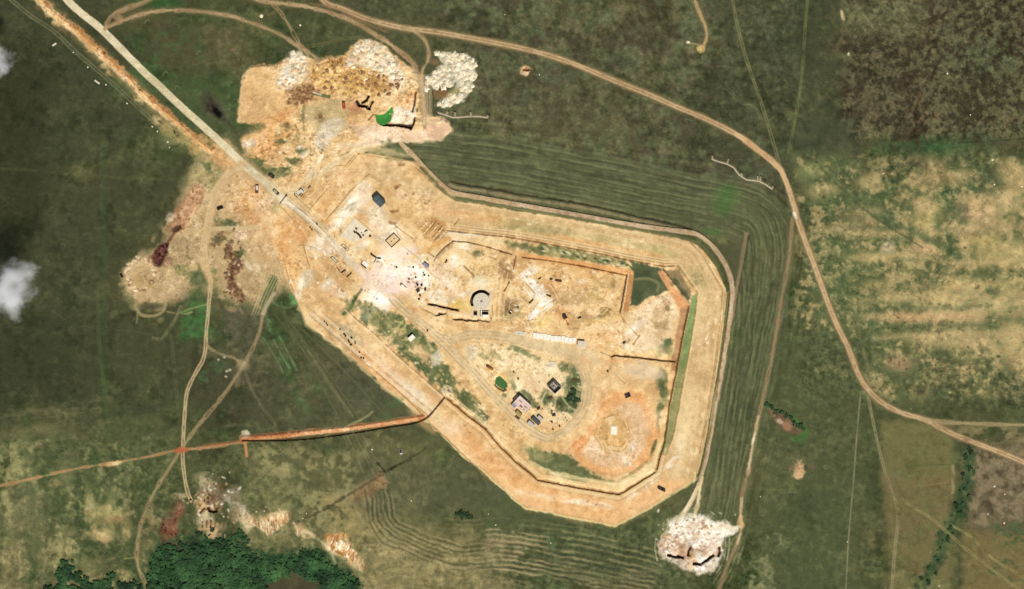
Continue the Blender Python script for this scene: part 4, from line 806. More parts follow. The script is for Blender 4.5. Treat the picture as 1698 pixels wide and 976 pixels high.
stroke([(1125,441),(1157,486)], 1.8, (150,120,76), .75, 1, .3, sm=False); stroke([(1128,439),(1160,485)], 1.8, (226,204,152), .6, 1.2, .4, sm=False)
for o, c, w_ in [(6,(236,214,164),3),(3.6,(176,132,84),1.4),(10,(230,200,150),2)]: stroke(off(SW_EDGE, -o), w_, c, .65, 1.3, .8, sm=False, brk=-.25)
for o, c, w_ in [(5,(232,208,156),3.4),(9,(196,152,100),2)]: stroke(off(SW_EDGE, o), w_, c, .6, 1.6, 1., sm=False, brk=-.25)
swl = [(512,524),(545,552),(580,582),(640,634),(708,690)]
for o, c, w_ in [(-6,(228,204,164),5),(-11,(196,152,102),1.8),(-2,(170,132,86),1.5),(-16,(236,214,172),2.4)]: stroke(off(swl, o), w_, c, .6, 1.8, 1., sm=False, brk=-.3)
for o, c, w_ in [(0,(150,112,70),1.8),(3,(234,212,168),2.2)]: stroke(off([(575,512),(590,528),(620,552),(660,590),(700,625),(737,657)], o), w_, c, .65, 1.2, .7, sm=False, brk=-.3)
# western tracks
WT=[(400,270),(385,282),(370,298),(358,318),(351,345),(346,375),(340,405),(339,430),(343,448),(349,465),(348,485),(345,520),(342,550),(341,575),(337,595),(328,612),(317,632),(309,655),(306,690),(304,725),(303,760),(306,790),(311,815),(317,830)]
stroke(WT[:10], 12, [(196,160,108),(212,178,126)], .8, 5, 1.5, ear=.4)
for o in (-6,-2,3): stroke([(p[0]+o,p[1]) for p in WT[1:9]], 1.3, (230,200,150), .55, 1.2, .5)
stroke(WT, 2.6, (198,172,128), .9, 1.4, .5, reg='dirt_track', twin=3.6)
dirt([(342,570),(352,580),(370,588),(390,594),(402,604)], 4, .8, c=[(146,128,94),(166,146,108)])
dirt([(436,520),(430,550),(420,575),(405,602),(388,630),(370,655),(350,680),(330,703),(312,728),(298,748),(278,780),(262,805),(245,838),(234,868),(228,900),(227,925),(231,945),(240,965),(252,990)], 3.6, .85, c=[(140,120,84),(164,142,104)], twin=2.2)
dirt([(436,520),(446,500),(455,486)], 5, .8, c=[(176,164,124),(196,184,144)])
blob(402,604,10,9,[(150,130,92),(176,156,112)],.7,45,.8,.5)
stroke([(402,608),(392,640)], 7, (140,130,92), .4, 4, 2)
for (x,y) in [(362,596),(372,592),(376,615),(381,613),(375,624)]: blob(x,y,2.6,2,(196,186,164),.8,0,.7,.3,z=.4)
# pipeline scar and open trench to the south-west
dirt([(-40,814),(0,805),(60,792),(120,778),(180,768),(240,758),(290,747),(340,742),(390,735),(410,732)], 4.2, .9, c=[(164,128,84),(186,150,104)])
blob(193,768,12,4.5,[(206,172,112),(226,196,140)],.95,-10,.5,.35); blob(300,746,16,5,[(160,86,52),(178,104,66)],.9,-8,.6,.4,ear=.6)
RT=[(402,730),(440,728),(480,724),(520,720),(560,716),(600,711),(640,705),(680,699),(700,696)]
stroke([(p[0],p[1]-4) for p in RT], 10, [(180,122,78),(198,146,98),(210,162,114)], .95, 2, 1, reg='spoil_bank', ear=.9); berm([(p[0],p[1]-5) for p in RT], 8, 1.6)
stroke([(410,727),(440,723),(490,719)], 3, (160,92,58), .6, 2, 1, brk=-.1); stroke([(580,707),(640,699),(690,692)], 3, (206,136,84), .6, 2, 1)
stroke([(406,735),(408,745),(409,756)], 4.5, [(190,134,84),(206,160,110)], .9, 2, .8); blob(408,718,7,6,CHALK,.8,0,.6,.4)
stroke([(330,740),(370,735),(404,731)], 5, (176,104,64), .5, 3, 1.5, brk=-.1)
trench([(402,730),(440,730),(480,729),(520,726),(560,721),(600,715),(640,708),(680,702),(698,697),(712,688),(724,674),(737,658)], 2.4, 2.0, (84,58,36), .85, sm=True, jit=.25)
blob(573,712,8,4,[(216,160,112),(230,190,144)],.9,0,.6,.4,z=1.)
stroke([(575,706),(590,700),(605,692),(618,682)], 3.5, [(168,158,110),(196,186,134)], .6, 2, 1)
blob(640,690,10,10,(70,104,58),.4,0,.8,.5); blob(655,668,12,10,(72,100,56),.6,0,.8,.5,ear=.1)

# ------------------------------------------------------------------ 7. cuts, trenches and pits (real relief, with their shadow lines also tinted in)
soil=(104,72,44); shaded_soil=(66,44,28)  # brown earth, darkened to strengthen the shadow lines of the cuts
SW=[(737,658),(770,686),(805,713),(830,742),(857,768),(892,797),(950,808),(1027,821),(1052,806),(1090,781)]
cliff(SW, 1.9, 12, side=-1, col=soil, a=.85, w=2.2, reg='cut_bank')
cliff([(1090,781),(1096,755),(1103,732),(1111,671),(1124,606),(1132,560),(1144,505)], 2.6, 14, side=-1, col=soil, a=.85, w=2.4, reg='cut_bank')
trench([(1099,445),(1118,468),(1142,494)], 1.8, 1., (96,72,48), .8)
trench([(720,378),(745,382),(780,386),(840,392),(900,402),(1000,421),(1040,430),(1100,441),(1124,440)], 1.6, .9, (118,88,58), .75, jit=.6)
trench([(866,426),(908,431),(968,441),(1039,456)], 1.7, 1.5, soil, .8, jit=.3)
cliff([(1041,453),(1035,490),(1029,520)], 2.2, 9, side=1, col=shaded_soil, a=.85, w=2.4, reg='cut_bank')
stroke([(1042,454),(1036,490),(1031,518)], 1.6, (240,214,160), .8, 1, .3)
trench([(750,399),(776,401),(810,409),(828,415),(848,421)], 1.7, 1.6, (92,62,36), .8)
cliff([(720,426),(735,411),(752,397)], 2.2, 8, side=1, col=shaded_soil, a=.8, w=2.2, reg='cut_bank')
stroke([(708,416),(722,405),(745,395)], 8, [(206,152,82),(218,170,104)], .8, 3, 1); stroke([(709,417),(720,426)], 1.6, (128,92,54), .7, 1, .3)
trench([(855,424),(853,435),(851,447)], 1.6, 1.2, (112,76,48), .8)
trench([(844,467),(840,475),(836,482)], 1.8, 1.8, (84,58,36), .8)
trench([(768,440),(777,448),(785,456)], 1.8, .7, (140,106,70), .8, jit=.6)
cliff([(1122,601),(1085,597),(1040,592),(1020,590),(1012,593)], 2.2, 13, side=1, col=soil, a=.85, w=2.6, fade=3, reg='cut_bank')
stroke([(997,584),(1012,590)], 1.6, (140,100,62), .8, 1, .4)
trench([(1029,522),(1038,534),(1050,548),(1058,556)], 1.4, .8, (150,112,68), .8); trench([(1060,556),(1054,564),(1050,570)], 2.4, .8, (140,106,70), .8)
blob(1036,567,3,2.5,(52,36,26),.9,-30,.5,.3,z=-1.)
# cut around the tank; its bank shadows are also painted dark
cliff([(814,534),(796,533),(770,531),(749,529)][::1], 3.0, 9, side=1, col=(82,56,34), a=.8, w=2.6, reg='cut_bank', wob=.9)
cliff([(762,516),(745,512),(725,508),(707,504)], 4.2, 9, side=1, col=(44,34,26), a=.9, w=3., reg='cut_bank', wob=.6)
poly([(712,509),(760,518),(792,519),(814,526),(812,533),(770,528),(735,520),(712,514)], [(220,190,146),(232,206,168)], .8, 3, 1.5)
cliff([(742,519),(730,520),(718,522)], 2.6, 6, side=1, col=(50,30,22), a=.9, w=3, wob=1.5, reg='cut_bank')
stroke([(700,512),(712,517),(720,522)], 2.4, (150,104,66), .7, 1.5, .8, z=-.5); stroke([(680,512),(700,512)], 3, ORANGE, .7)
cliff([(815,500),(816,522),(813,532)], 2., 5, side=1, col=(110,80,48), a=.7, w=1.6, reg='cut_bank')
stroke([(814,485),(815,525)], 2., (236,208,150), .8, 1, .4)
poly([(779,486),(790,478),(806,478),(816,486),(816,520),(806,526),(790,524),(780,516)], [(206,186,150),(222,206,172)], .8, 4, 2, ear=.3)
stroke([(708,504),(720,484),(730,470)], 1.6, (196,160,120), .6, 1, .4); stroke([(680,465),(720,440),(740,470)], 0.1, PALE, .1)
# near-black partial ring trench, added to thicken the tank's shadow crescent, and the shaft of the chamber
trench([(798+16.2*math.cos(math.radians(a)), 499+16.2*math.sin(math.radians(a))) for a in range(160, 322, 9)], 4.6, 3.2, (40,32,26), .85, jit=.3)
for x0, x1, y0, y1 in [(797,810,515,522),(786,791,516,522)]:
    sl = win(x0, y0, x1, y1); Z[sl] -= 3.2
# quarry faces, with their shadow bands also painted near-black
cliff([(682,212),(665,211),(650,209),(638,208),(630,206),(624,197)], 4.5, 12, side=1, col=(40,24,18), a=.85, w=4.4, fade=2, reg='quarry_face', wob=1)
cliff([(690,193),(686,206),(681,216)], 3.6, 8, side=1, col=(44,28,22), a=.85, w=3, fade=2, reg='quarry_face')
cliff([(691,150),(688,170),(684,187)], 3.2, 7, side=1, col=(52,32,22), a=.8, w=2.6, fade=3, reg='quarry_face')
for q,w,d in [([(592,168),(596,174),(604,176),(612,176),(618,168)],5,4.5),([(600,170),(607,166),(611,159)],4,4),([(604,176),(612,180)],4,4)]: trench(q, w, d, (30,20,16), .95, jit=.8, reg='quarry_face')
stroke([(606,180),(618,168),(624,160)], 3, (240,208,140), .8, 1.6, .8); blob(588,178,10,8,(168,120,88),.6,20,.8,.5)
trench([(618,190),(611,198)], 2, 1.2, (86,58,34), .8, reg='quarry_face')
# chalk pit in the south
poly([(1090,905),(1094,890),(1110,872),(1135,862),(1160,858),(1190,866),(1205,876),(1200,895),(1198,925),(1185,944),(1160,952),(1130,940),(1100,925)], [(200,178,148),(224,206,180),(244,234,216)], .9, 5, 4, ear=1., reg='quarry')
for (x,y,rx,ry) in [(1110,895,16,14),(1135,915,20,10),(1180,905,16,14),(1150,935,10,8)]: blob(x,y,rx,ry,[(176,136,104),(200,164,132),(214,184,154)],.7,0,.7,.5)
poly([(1165,862),(1195,868),(1228,872),(1226,880),(1205,890),(1180,880),(1160,875)], CHALK, .8, 4, 3, ear=1.)
poly([(1095,868),(1110,860),(1130,862),(1120,880),(1100,890)], DRYG, .5, 6, 4)
poly([(1108,866),(1135,858),(1165,856),(1200,866),(1222,874),(1205,888),(1178,892),(1150,886),(1128,890),(1106,884)], [(232,216,188),(248,240,220),(255,250,238)], .85, 9, 5, ear=.9)
for k in range(170):
    blob(random.gauss(1150,26), random.gauss(888,17), random.uniform(.9,3.6), random.uniform(.8,2.4), random.choice([(252,246,234),(246,238,220),(236,222,200),(170,136,106),(206,176,146),(250,242,226)]), random.uniform(.4,.85), random.uniform(0,180), .9, .5, z=random.uniform(0,.6))
for k in range(7):
    stroke([(1100+k*8,868-k*2),(1130+k*5,852-k*3)], 1.3, (176,170,130), .4, 1.5, 1, brk=-.1, ear=.3)
for k in range(26):
    blob(random.uniform(1100,1222), random.uniform(850,880), random.uniform(1,5), random.uniform(.8,1.8), (222,212,184), .5, random.uniform(-30,80), .9, .5)
for q in [[(1105,921),(1112,923),(1120,925),(1134,928)],[(1148,936),(1156,937),(1164,937)],[(1164,936),(1175,929),(1186,921)]]:
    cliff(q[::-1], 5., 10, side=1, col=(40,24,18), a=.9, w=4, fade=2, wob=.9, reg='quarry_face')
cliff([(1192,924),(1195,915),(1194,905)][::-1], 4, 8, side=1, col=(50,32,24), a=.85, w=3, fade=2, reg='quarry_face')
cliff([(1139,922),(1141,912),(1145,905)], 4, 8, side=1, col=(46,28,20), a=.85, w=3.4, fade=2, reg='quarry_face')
stroke([(1146,915),(1144,945)], 4, SAND, .7, 2, 1)
for q in [[(1088,890),(1086,910),(1090,930)],[(1204,870),(1203,900),(1200,930),(1188,950)],[(1210,872),(1209,905),(1204,935)]]: stroke(q, 1.6, (206,196,160), .6, 1.4, .8, brk=-.3)
# south-west borrow pit
for (x,y,rx,ry,rot,a,c) in [(340,800,17,14,0,.75,[(130,118,80),(172,152,112),(210,190,150)]),(352,808,14,10,0,.6,[(120,104,76),(180,160,124)]),(345,838,20,16,10,.9,SAND),(350,825,16,10,0,.8,[(150,124,88),(206,178,136)]),(365,828,16,18,0,.75,[(64,50,34),(98,78,54),(130,106,76)]),(340,860,14,14,0,.7,PALE),(355,872,16,8,0,.75,[(140,118,80),(206,176,130)]),
        (350,882,11,9,0,.85,[(206,166,118),(222,190,144)]),(383,826,14,13,-30,.7,[(150,136,106),(196,184,156),(232,224,204)]),(396,852,16,12,40,.7,[(150,130,98),(216,194,154)]),(410,868,14,10,40,.7,PALE),(300,822,10,4,0,.8,[(176,158,120),(206,188,150)]),(290,860,14,26,25,.5,[(110,78,54),(150,116,84)]),(285,875,12,22,28,.85,[(104,62,44),(126,80,58),(150,108,80)]),(298,846,7,12,20,.8,[(130,86,62),(156,112,86)]),(295,905,20,7,-10,.5,[(120,84,60),(150,112,84)])]:
    blob(x,y,rx,ry,c,a,rot,.8,.55,ear=1.)
for k in range(90):
    blob(random.gauss(350,20), random.gauss(832,26), random.uniform(1,3.4), random.uniform(.8,2), random.choice([(60,46,32),(232,214,176),(210,176,130),(104,80,54),(238,230,208)]), .65, random.uniform(0,180), .9, .5, z=random.uniform(-.6,.8))
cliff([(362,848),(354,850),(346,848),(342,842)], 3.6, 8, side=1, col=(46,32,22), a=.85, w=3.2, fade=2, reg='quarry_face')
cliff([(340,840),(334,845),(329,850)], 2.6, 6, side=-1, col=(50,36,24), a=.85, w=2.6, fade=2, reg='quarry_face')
for k in range(6): trench([(336+k*7,862),(335+k*7,874)], 1.8, .9, (86,64,42), .6, reg=None)
# lone pits in the meadow
blob(870,117,9,8,[(196,156,110),(214,176,128)],.9,0,.5,.35); blob(872,121,5,4,(226,196,156),.9,0,.5,.3); trench([(868,115),(875,116)], 3.4, 1.6, (98,40,26), .9, reg=None); trench([(876,115),(880,116)], 2, 1., (24,18,16), .8, reg=None)
blob(1323,775,14,13,[(170,132,92),(200,160,114),(214,178,132)],.9,-40,.7,.6,z=1.2); blob(1322,788,10,7,(214,174,128),.85,0,.6,.4,z=.8); blob(1312,776,5,8,(130,92,68),.6,0,.7,.5); blob(1336,774,3,6,(56,46,32),.7,0,.7,.4); blob(1346,772,8,8,[(96,84,60),(120,104,80)],.5,0,.8,.6)
poly([(1270,672),(1285,680),(1310,690),(1330,708),(1336,715),(1325,722),(1305,716),(1290,705),(1278,690)], [(84,66,46),(108,84,62),(132,104,80)], .85, 5, 3, ear=.9)
for (x,y,rx,ry,rot) in [(1332,722,8,9,40),(1318,728,10,4,20),(1276,672,8,5,30),(1322,698,14,3,45),(1336,712,4,8,-30)]: blob(x,y,rx,ry,[(60,100,46),(84,128,64)],.75,rot,.8,.5,ear=.05)
blob(1305,706,8,6,[(150,110,84),(176,134,104)],.8,40,.7,.4); blob(1292,698,6,4,CHALK,.5,30,.7,.5)
blob(1396,22,3.5,10,[(196,176,128),(232,214,172)],.8,-12,.7,.5); blob(1407,90,2.4,2.4,(186,176,140),.8)
blob(766,855,14,7,(52,58,36),.6,10,.8,.4,ear=.05)
for (x,y) in [(385,82),(389,80)]: blob(x,y,4,3,(136,112,82),.6,0,.8,.5)
for (x,y,r) in [(330,88,4),(275,122,5),(245,36,5),(294,146,4)]:
    stroke([(x-r,y+2),(x-r*.6,y-2),(x,y-3.4),(x+r*.6,y-2)], 1.3, (128,136,96), .6, 1.2, .4, ear=.1)
# narrow infantry-like zigzag cuts with pale spoil
def zig(pts, spurs):
    stroke([(p[0],p[1]+1.6) for p in pts], 2.8, (206,190,160), .95, 1., .1, sm=False, ear=.3)
    trench(pts, 1.2, .8, (88,74,54), .7, jit=.05, reg='trench')
    for a, b in spurs:
        stroke([a, b], 2.2, (186,168,136), .8, 1.1, .2, sm=False, ear=.4); blob(b[0],b[1],1.5,1.5,(28,26,20),.85,0,.6,.2,z=-.5)
zig([(1181,262),(1192,266),(1206,270),(1217,276),(1226,288),(1238,296),(1258,298),(1270,304),(1280,311)], [((1182,262),(1180,256)),((1206,270),(1209,262)),((1230,290),(1229,285)),((1257,298),(1256,290)),((1261,299),(1261,291)),((1280,311),(1284,309))])
zig([(727,185),(740,189),(752,193),(766,192),(780,191),(795,191),(808,193)], [((755,192),(754,184)),((781,191),(780,184)),((808,193),(811,190)),((740,189),(744,184))])
# foundation strips north of the yard are separate things; the soil between them
poly([(696,382),(716,362),(736,366),(742,380),(722,402),(705,398)], [(178,134,80),(200,156,98)], .75, 5, 3)
for k in range(5):
    trench([(706+k*4.6,387+k*3.6),(716+k*4.9,375+k*3.6),(723+k*4.9,366+k*3.6)], 1.2, .7, (128,94,56), .7, jit=.4, reg=None)
trench([(753,372),(758,366),(761,362)], 1.6, 1., (110,80,46), .7, reg=None)
trench([(655,373),(668,383),(684,394)], 1.6, .8, (150,112,72), .6, reg=None); stroke([(658,372),(672,382),(686,393)], 2, (240,212,160), .7, 1, .3)
for (x,y,rx,ry,rot) in [(660,308,6,2.4,-25),(656,349,7,3,0),(686,321,3,3,0),(706,337,3,2.5,0),(650,369,6,2.6,10),(665,272,7,3,0)]: blob(x,y,rx,ry,[(140,104,64),(170,134,88)],.8,rot,.7,.4,z=-.5)
stroke([(654,273),(660,267),(670,267),(677,272)], 1.6, (178,148,104), .6, 1, .4)

# ------------------------------------------------------------------ 8. ponds: basins, water comes later
POND1=[(620,188),(628,190),(638,188),(646,180),(650,176),(652,186),(648,198),(640,204),(632,206),(625,202)]
POND2=[(822,626),(828,623),(834,628),(840,634),(841,640),(836,645),(828,641),(821,636)]
for P in (POND1, POND2):
    sl, d = psd(P, 8); Z[sl] -= 1.6*np.clip(.8-d/1.4, 0, 1)
cliff([(841,646),(834,649),(826,645),(819,637)], 1.6, 4, side=1, col=(40,40,26), a=.8, w=2.4, fade=1)

# ------------------------------------------------------------------ 9. fine soil texture and micro relief
Ee = np.clip(E, 0, 1)[..., None]
rg = sst(.45, 1.05, E + .35*NB + .25*NC2)*E           # the broken-up, lumpy ground; elsewhere the soil is graded smooth
C *= 1 + Ee*((.5*NF + .5*ND)*.022)[..., None] + (rg*(.55*NF+.5*ND)*.06)[..., None]
C += Ee*(np.clip(NC2*.8+ND*.3, -1, 1))[..., None]*V((3,5,7))
sp = np.clip(fbm(X, Y, 4.2, 2, 77)-.42, 0, 1)*rg; C += (sp*1.1)[..., None]*V((34,34,36))
sp = np.clip(fbm(X, Y, 3.6, 2, 78)-.45, 0, 1)*rg; C -= (sp*1.0)[..., None]*V((72,68,56))
C *= (1+.05*(1-Ee[..., 0])*ND)[..., None]
C += ((1-Ee[..., 0])*(2+5*sst(500, 700, X)*sst(1330, 1250, X)))[..., None]*V((1,.85,.5))
Z += rg*(.2*ND + .09*NF) + E*.03*NF + (1-E)*.03*NF
qm = sst(395, 420, X)*sst(800, 770, X)*sst(62, 75, Y)*sst(300, 240, Y)
Z += qm*E*(.3*ND+.5*np.abs(NC)+.12*NF)
C *= (1+.03*sst(.3, .6, E)*sst(430, 480, X))[..., None]
np.clip(C, 6, 255, out=C)
# ------------------------------------------------------------------ materials
GAIN = 1.0
def lin(c):
    c = np.asarray(c, np.float32)/255.
    return np.where(c <= .04045, c/12.92, ((c+.055)/1.055)**2.4)
def L4(c): l = lin(c)*GAIN; return (float(l[0]), float(l[1]), float(l[2]), 1)
def mat(name, c1, c2=None, scale=1.5, rough=.85, metal=0., bump=.25, spec=.3):
    m = bpy.data.materials.new(name); m.use_nodes = True; nt = m.node_tree; b = nt.nodes['Principled BSDF']
    b.inputs['Roughness'].default_value = rough; b.inputs['Metallic'].default_value = metal; b.inputs['Specular IOR Level'].default_value = spec
    if c2 is None: c2 = tuple(v*.82 for v in c1)
    tc = nt.nodes.new('ShaderNodeTexCoord'); nz = nt.nodes.new('ShaderNodeTexNoise'); nz.inputs['Scale'].default_value = scale; nz.inputs['Detail'].default_value = 6
    rp = nt.nodes.new('ShaderNodeValToRGB'); rp.color_ramp.elements[0].position = .32; rp.color_ramp.elements[1].position = .68
    rp.color_ramp.elements[0].color = L4(c2); rp.color_ramp.elements[1].color = L4(c1)
    nt.links.new(tc.outputs['Object'], nz.inputs['Vector']); nt.links.new(nz.outputs['Fac'], rp.inputs['Fac']); nt.links.new(rp.outputs['Color'], b.inputs['Base Color'])
    if bump:
        bp = nt.nodes.new('ShaderNodeBump'); bp.inputs['Strength'].default_value = bump; bp.inputs['Distance'].default_value = .1
        nt.links.new(nz.outputs['Fac'], bp.inputs['Height']); nt.links.new(bp.outputs['Normal'], b.inputs['Normal'])
    return m
def ground_mat():
    m = bpy.data.materials.new('soil_and_grass'); m.use_nodes = True; nt = m.node_tree; b = nt.nodes['Principled BSDF']
    b.inputs['Roughness'].default_value = 1.; b.inputs['Specular IOR Level'].default_value = .08
    at = nt.nodes.new('ShaderNodeAttribute'); at.attribute_name = 'soil'
    g = nt.nodes.new('ShaderNodeNewGeometry')
    n1 = nt.nodes.new('ShaderNodeTexNoise'); n1.inputs['Scale'].default_value = .9; n1.inputs['Detail'].default_value = 5
    nt.links.new(g.outputs['Position'], n1.inputs['Vector'])
    mr = nt.nodes.new('ShaderNodeMapRange'); mr.inputs['From Min'].default_value = .25; mr.inputs['From Max'].default_value = .75; mr.inputs['To Min'].default_value = .8; mr.inputs['To Max'].default_value = 1.2
    nt.links.new(n1.outputs['Fac'], mr.inputs['Value'])
    mx = nt.nodes.new('ShaderNodeVectorMath'); mx.operation = 'SCALE'
    nt.links.new(at.outputs['Color'], mx.inputs[0]); nt.links.new(mr.outputs['Result'], mx.inputs['Scale'])
    nt.links.new(mx.outputs['Vector'], b.inputs['Base Color'])
    bp = nt.nodes.new('ShaderNodeBump'); bp.inputs['Strength'].default_value = .5; bp.inputs['Distance'].default_value = .12
    nt.links.new(n1.outputs['Fac'], bp.inputs['Height']); nt.links.new(bp.outputs['Normal'], b.inputs['Normal'])
    return m
COL = bpy.context.scene.collection
GM = ground_mat()

def hz(px, py):
    j = int(np.clip(np.searchsorted(ax, px), 0, NX-1)); i = int(np.clip(np.searchsorted(ay, py), 0, NY-1))
    return float(Z[i, j])

# the terrain is one continuous sheet, shared out among the named surfaces
P = np.stack([wx(X), wy(Y), Z], -1).reshape(-1, 3).astype(np.float32)
CL = np.concatenate([lin(C)*GAIN, np.ones((NY, NX, 1), np.float32)], -1).reshape(-1, 4).astype(np.float32)
idx = np.arange(NY*NX).reshape(NY, NX)
Q = np.stack([idx[:-1, :-1], idx[1:, :-1], idx[1:, 1:], idx[:-1, 1:]], -1).reshape(-1, 4)
RF = R[:-1, :-1].reshape(-1)
NAMES_ORDER = np.argsort(RF, kind='stable'); RS = RF[NAMES_ORDER]
cuts = np.searchsorted(RS, np.arange(len(REG)+1))
for rid, (nm, lab) in enumerate(REG):
    fs = NAMES_ORDER[cuts[rid]:cuts[rid+1]]
    if len(fs) < 12 and rid: 
        continue
    q = Q[fs]; u, inv = np.unique(q.reshape(-1), return_inverse=True)
    me = bpy.data.meshes.new(nm)
    me.vertices.add(len(u)); me.vertices.foreach_set('co', P[u].reshape(-1))
    me.loops.add(len(fs)*4); me.loops.foreach_set('vertex_index', inv.astype(np.int32))
    me.polygons.add(len(fs)); me.polygons.foreach_set('loop_start', np.arange(0, len(fs)*4, 4, dtype=np.int32))
    me.update(calc_edges=True)
    a = me.color_attributes.new('soil', 'FLOAT_COLOR', 'POINT'); a.data.foreach_set('color', CL[u].reshape(-1))
    me.materials.append(GM)
    o = bpy.data.objects.new(nm, me); COL.objects.link(o); o['kind'] = 'structure'
    if lab: o['label'] = lab
# ------------------------------------------------------------------ things
def tagit(o, label, cat_, group=None):
    o['label'] = label; o['category'] = cat_
    if group: o['group'] = group
    return o
def thing(name, label, cat_, px, py, rot=0., group=None, z=None):
    o = bpy.data.objects.new(name, None); COL.objects.link(o); o.empty_display_size = .5
    o.location = (wx(px), wy(py), hz(px, py) if z is None else z); o.rotation_euler = (0, 0, -math.radians(rot))
    return tagit(o, label, cat_, group)
def link(name, bm, m, parent=None, smooth=False, label=None):
    me = bpy.data.meshes.new(name); bmesh.ops.recalc_face_normals(bm, faces=bm.faces); bm.to_mesh(me); bm.free()
    if smooth:
        for p in me.polygons: p.use_smooth = True
    me.materials.append(m)
    o = bpy.data.objects.new(name, me); COL.objects.link(o)
    if parent: o.parent = parent
    if label: o['label'] = label
    return o
def box(bm, x0, x1, y0, y1, z0, z1, bev=0., tx=0., ty=0.):
    vs = [bm.verts.new((x, y, z)) for z, ix, iy in ((z0, 0, 0), (z1, tx, ty)) for x, y in ((x0+ix, y0+iy), (x1-ix, y0+iy), (x1-ix, y1-iy), (x0+ix, y1-iy))]
    f = [bm.faces.new([vs[i] for i in q]) for q in ((3,2,1,0),(4,5,6,7),(0,1,5,4),(1,2,6,5),(2,3,7,6),(3,0,4,7))]
    if bev:
        es = list({e for q in f for e in q.edges}); bmesh.ops.bevel(bm, geom=es, offset=bev, segments=2, affect='EDGES', profile=.5)
def cyl(bm, x, y, z0, z1, r, n=32, r2=None, axis='z'):
    r2 = r if r2 is None else r2
    def pt(a, rr, h):
        if axis == 'z': return (x+rr*math.cos(a), y+rr*math.sin(a), h)
        if axis == 'y': return (x+rr*math.cos(a), h, y+rr*math.sin(a))
        return (h, x+rr*math.cos(a), y+rr*math.sin(a))
    a = [bm.verts.new(pt(2*math.pi*i/n, r, z0)) for i in range(n)]; b = [bm.verts.new(pt(2*math.pi*i/n, r2, z1)) for i in range(n)]
    for i in range(n): bm.faces.new((a[i], a[(i+1) % n], b[(i+1) % n], b[i]))
    bm.faces.new(a[::-1]); bm.faces.new(b)
def prism(bm, pts, z0, z1):
    a = [bm.verts.new((x, y, z0)) for x, y in pts]; b = [bm.verts.new((x, y, z1)) for x, y in pts]; n = len(pts)
    for i in range(n): bm.faces.new((a[i], a[(i+1) % n], b[(i+1) % n], b[i]))
    bm.faces.new(a[::-1]); bm.faces.new(b)
def ring(bm, L, W, t, z0, z1):
    """four wall runs round a rectangle, butted at the corners"""
    box(bm, -L/2, L/2, -W/2, -W/2+t, z0, z1); box(bm, -L/2, L/2, W/2-t, W/2, z0, z1)
    box(bm, -L/2, -L/2+t, -W/2+t, W/2-t, z0, z1); box(bm, L/2-t, L/2, -W/2+t, W/2-t, z0, z1)
B_ = bmesh.new
MC = mat('pale_concrete', (226,214,190), (196,182,154), .8)
MCW = mat('white_concrete', (252,246,228), (234,222,196), .9)
MCD = mat('weathered_concrete', (150,142,128), (112,104,92), .7)
MDECK = mat('worn_concrete', (238,224,194), (214,196,162), .25)
MDK = mat('dark_formwork', (72,58,44), (44,36,28), 1.2)
MBR = mat('wet_brown_concrete', (104,78,56), (74,54,38), 1.)
MTAN = mat('sandy_slab', (234,206,154), (212,178,126), .7)
MPINK = mat('pale_pink_roof', (232,208,194), (206,178,164), .6)
MSLATE = mat('slate_grey_roof', (92,102,100), (64,72,72), .9, rough=.5)
MSLATE2 = mat('slate_grey_ridge', (112,124,124), (84,94,96), .9, rough=.5)
MDG = mat('dark_grey_steel', (76,80,80), (50,54,56), 1.3, rough=.5)
MLG = mat('light_grey_steel', (206,202,190), (176,170,156), 1.1, rough=.5)
MYE = mat('yellow_steel', (218,196,122), (188,160,92), 1.2, rough=.5)
MRUST = mat('rusty_steel', (176,116,70), (120,70,42), 1.1)
MGL = mat('dark_glass', (28,32,36), (18,20,24), 2., rough=.12, bump=0, spec=.6)
MTY = mat('black_rubber', (30,28,27), (20,19,18), 3., rough=.9)
MBLK = mat('black_paint', (26,25,25), (16,15,15), 1.5, rough=.4)
MBRN = mat('brown_paint', (86,62,44), (60,42,30), 1.5, rough=.5)
MRED = mat('red_paint', (196,84,52), (160,60,38), 1.5, rough=.45)
MMAR = mat('maroon_paint', (112,52,46), (84,36,32), 1.5, rough=.45)
MWH = mat('white_paint', (236,236,232), (214,214,208), 1.5, rough=.45)
MBEI = mat('beige_paint', (190,166,126), (160,136,100), 1.5, rough=.45)
MBLU = mat('blue_grey_sheet', (160,154,172), (120,114,134), 1.2, rough=.6)
MWOOD = mat('timber', (150,112,72), (110,78,48), 1.6)

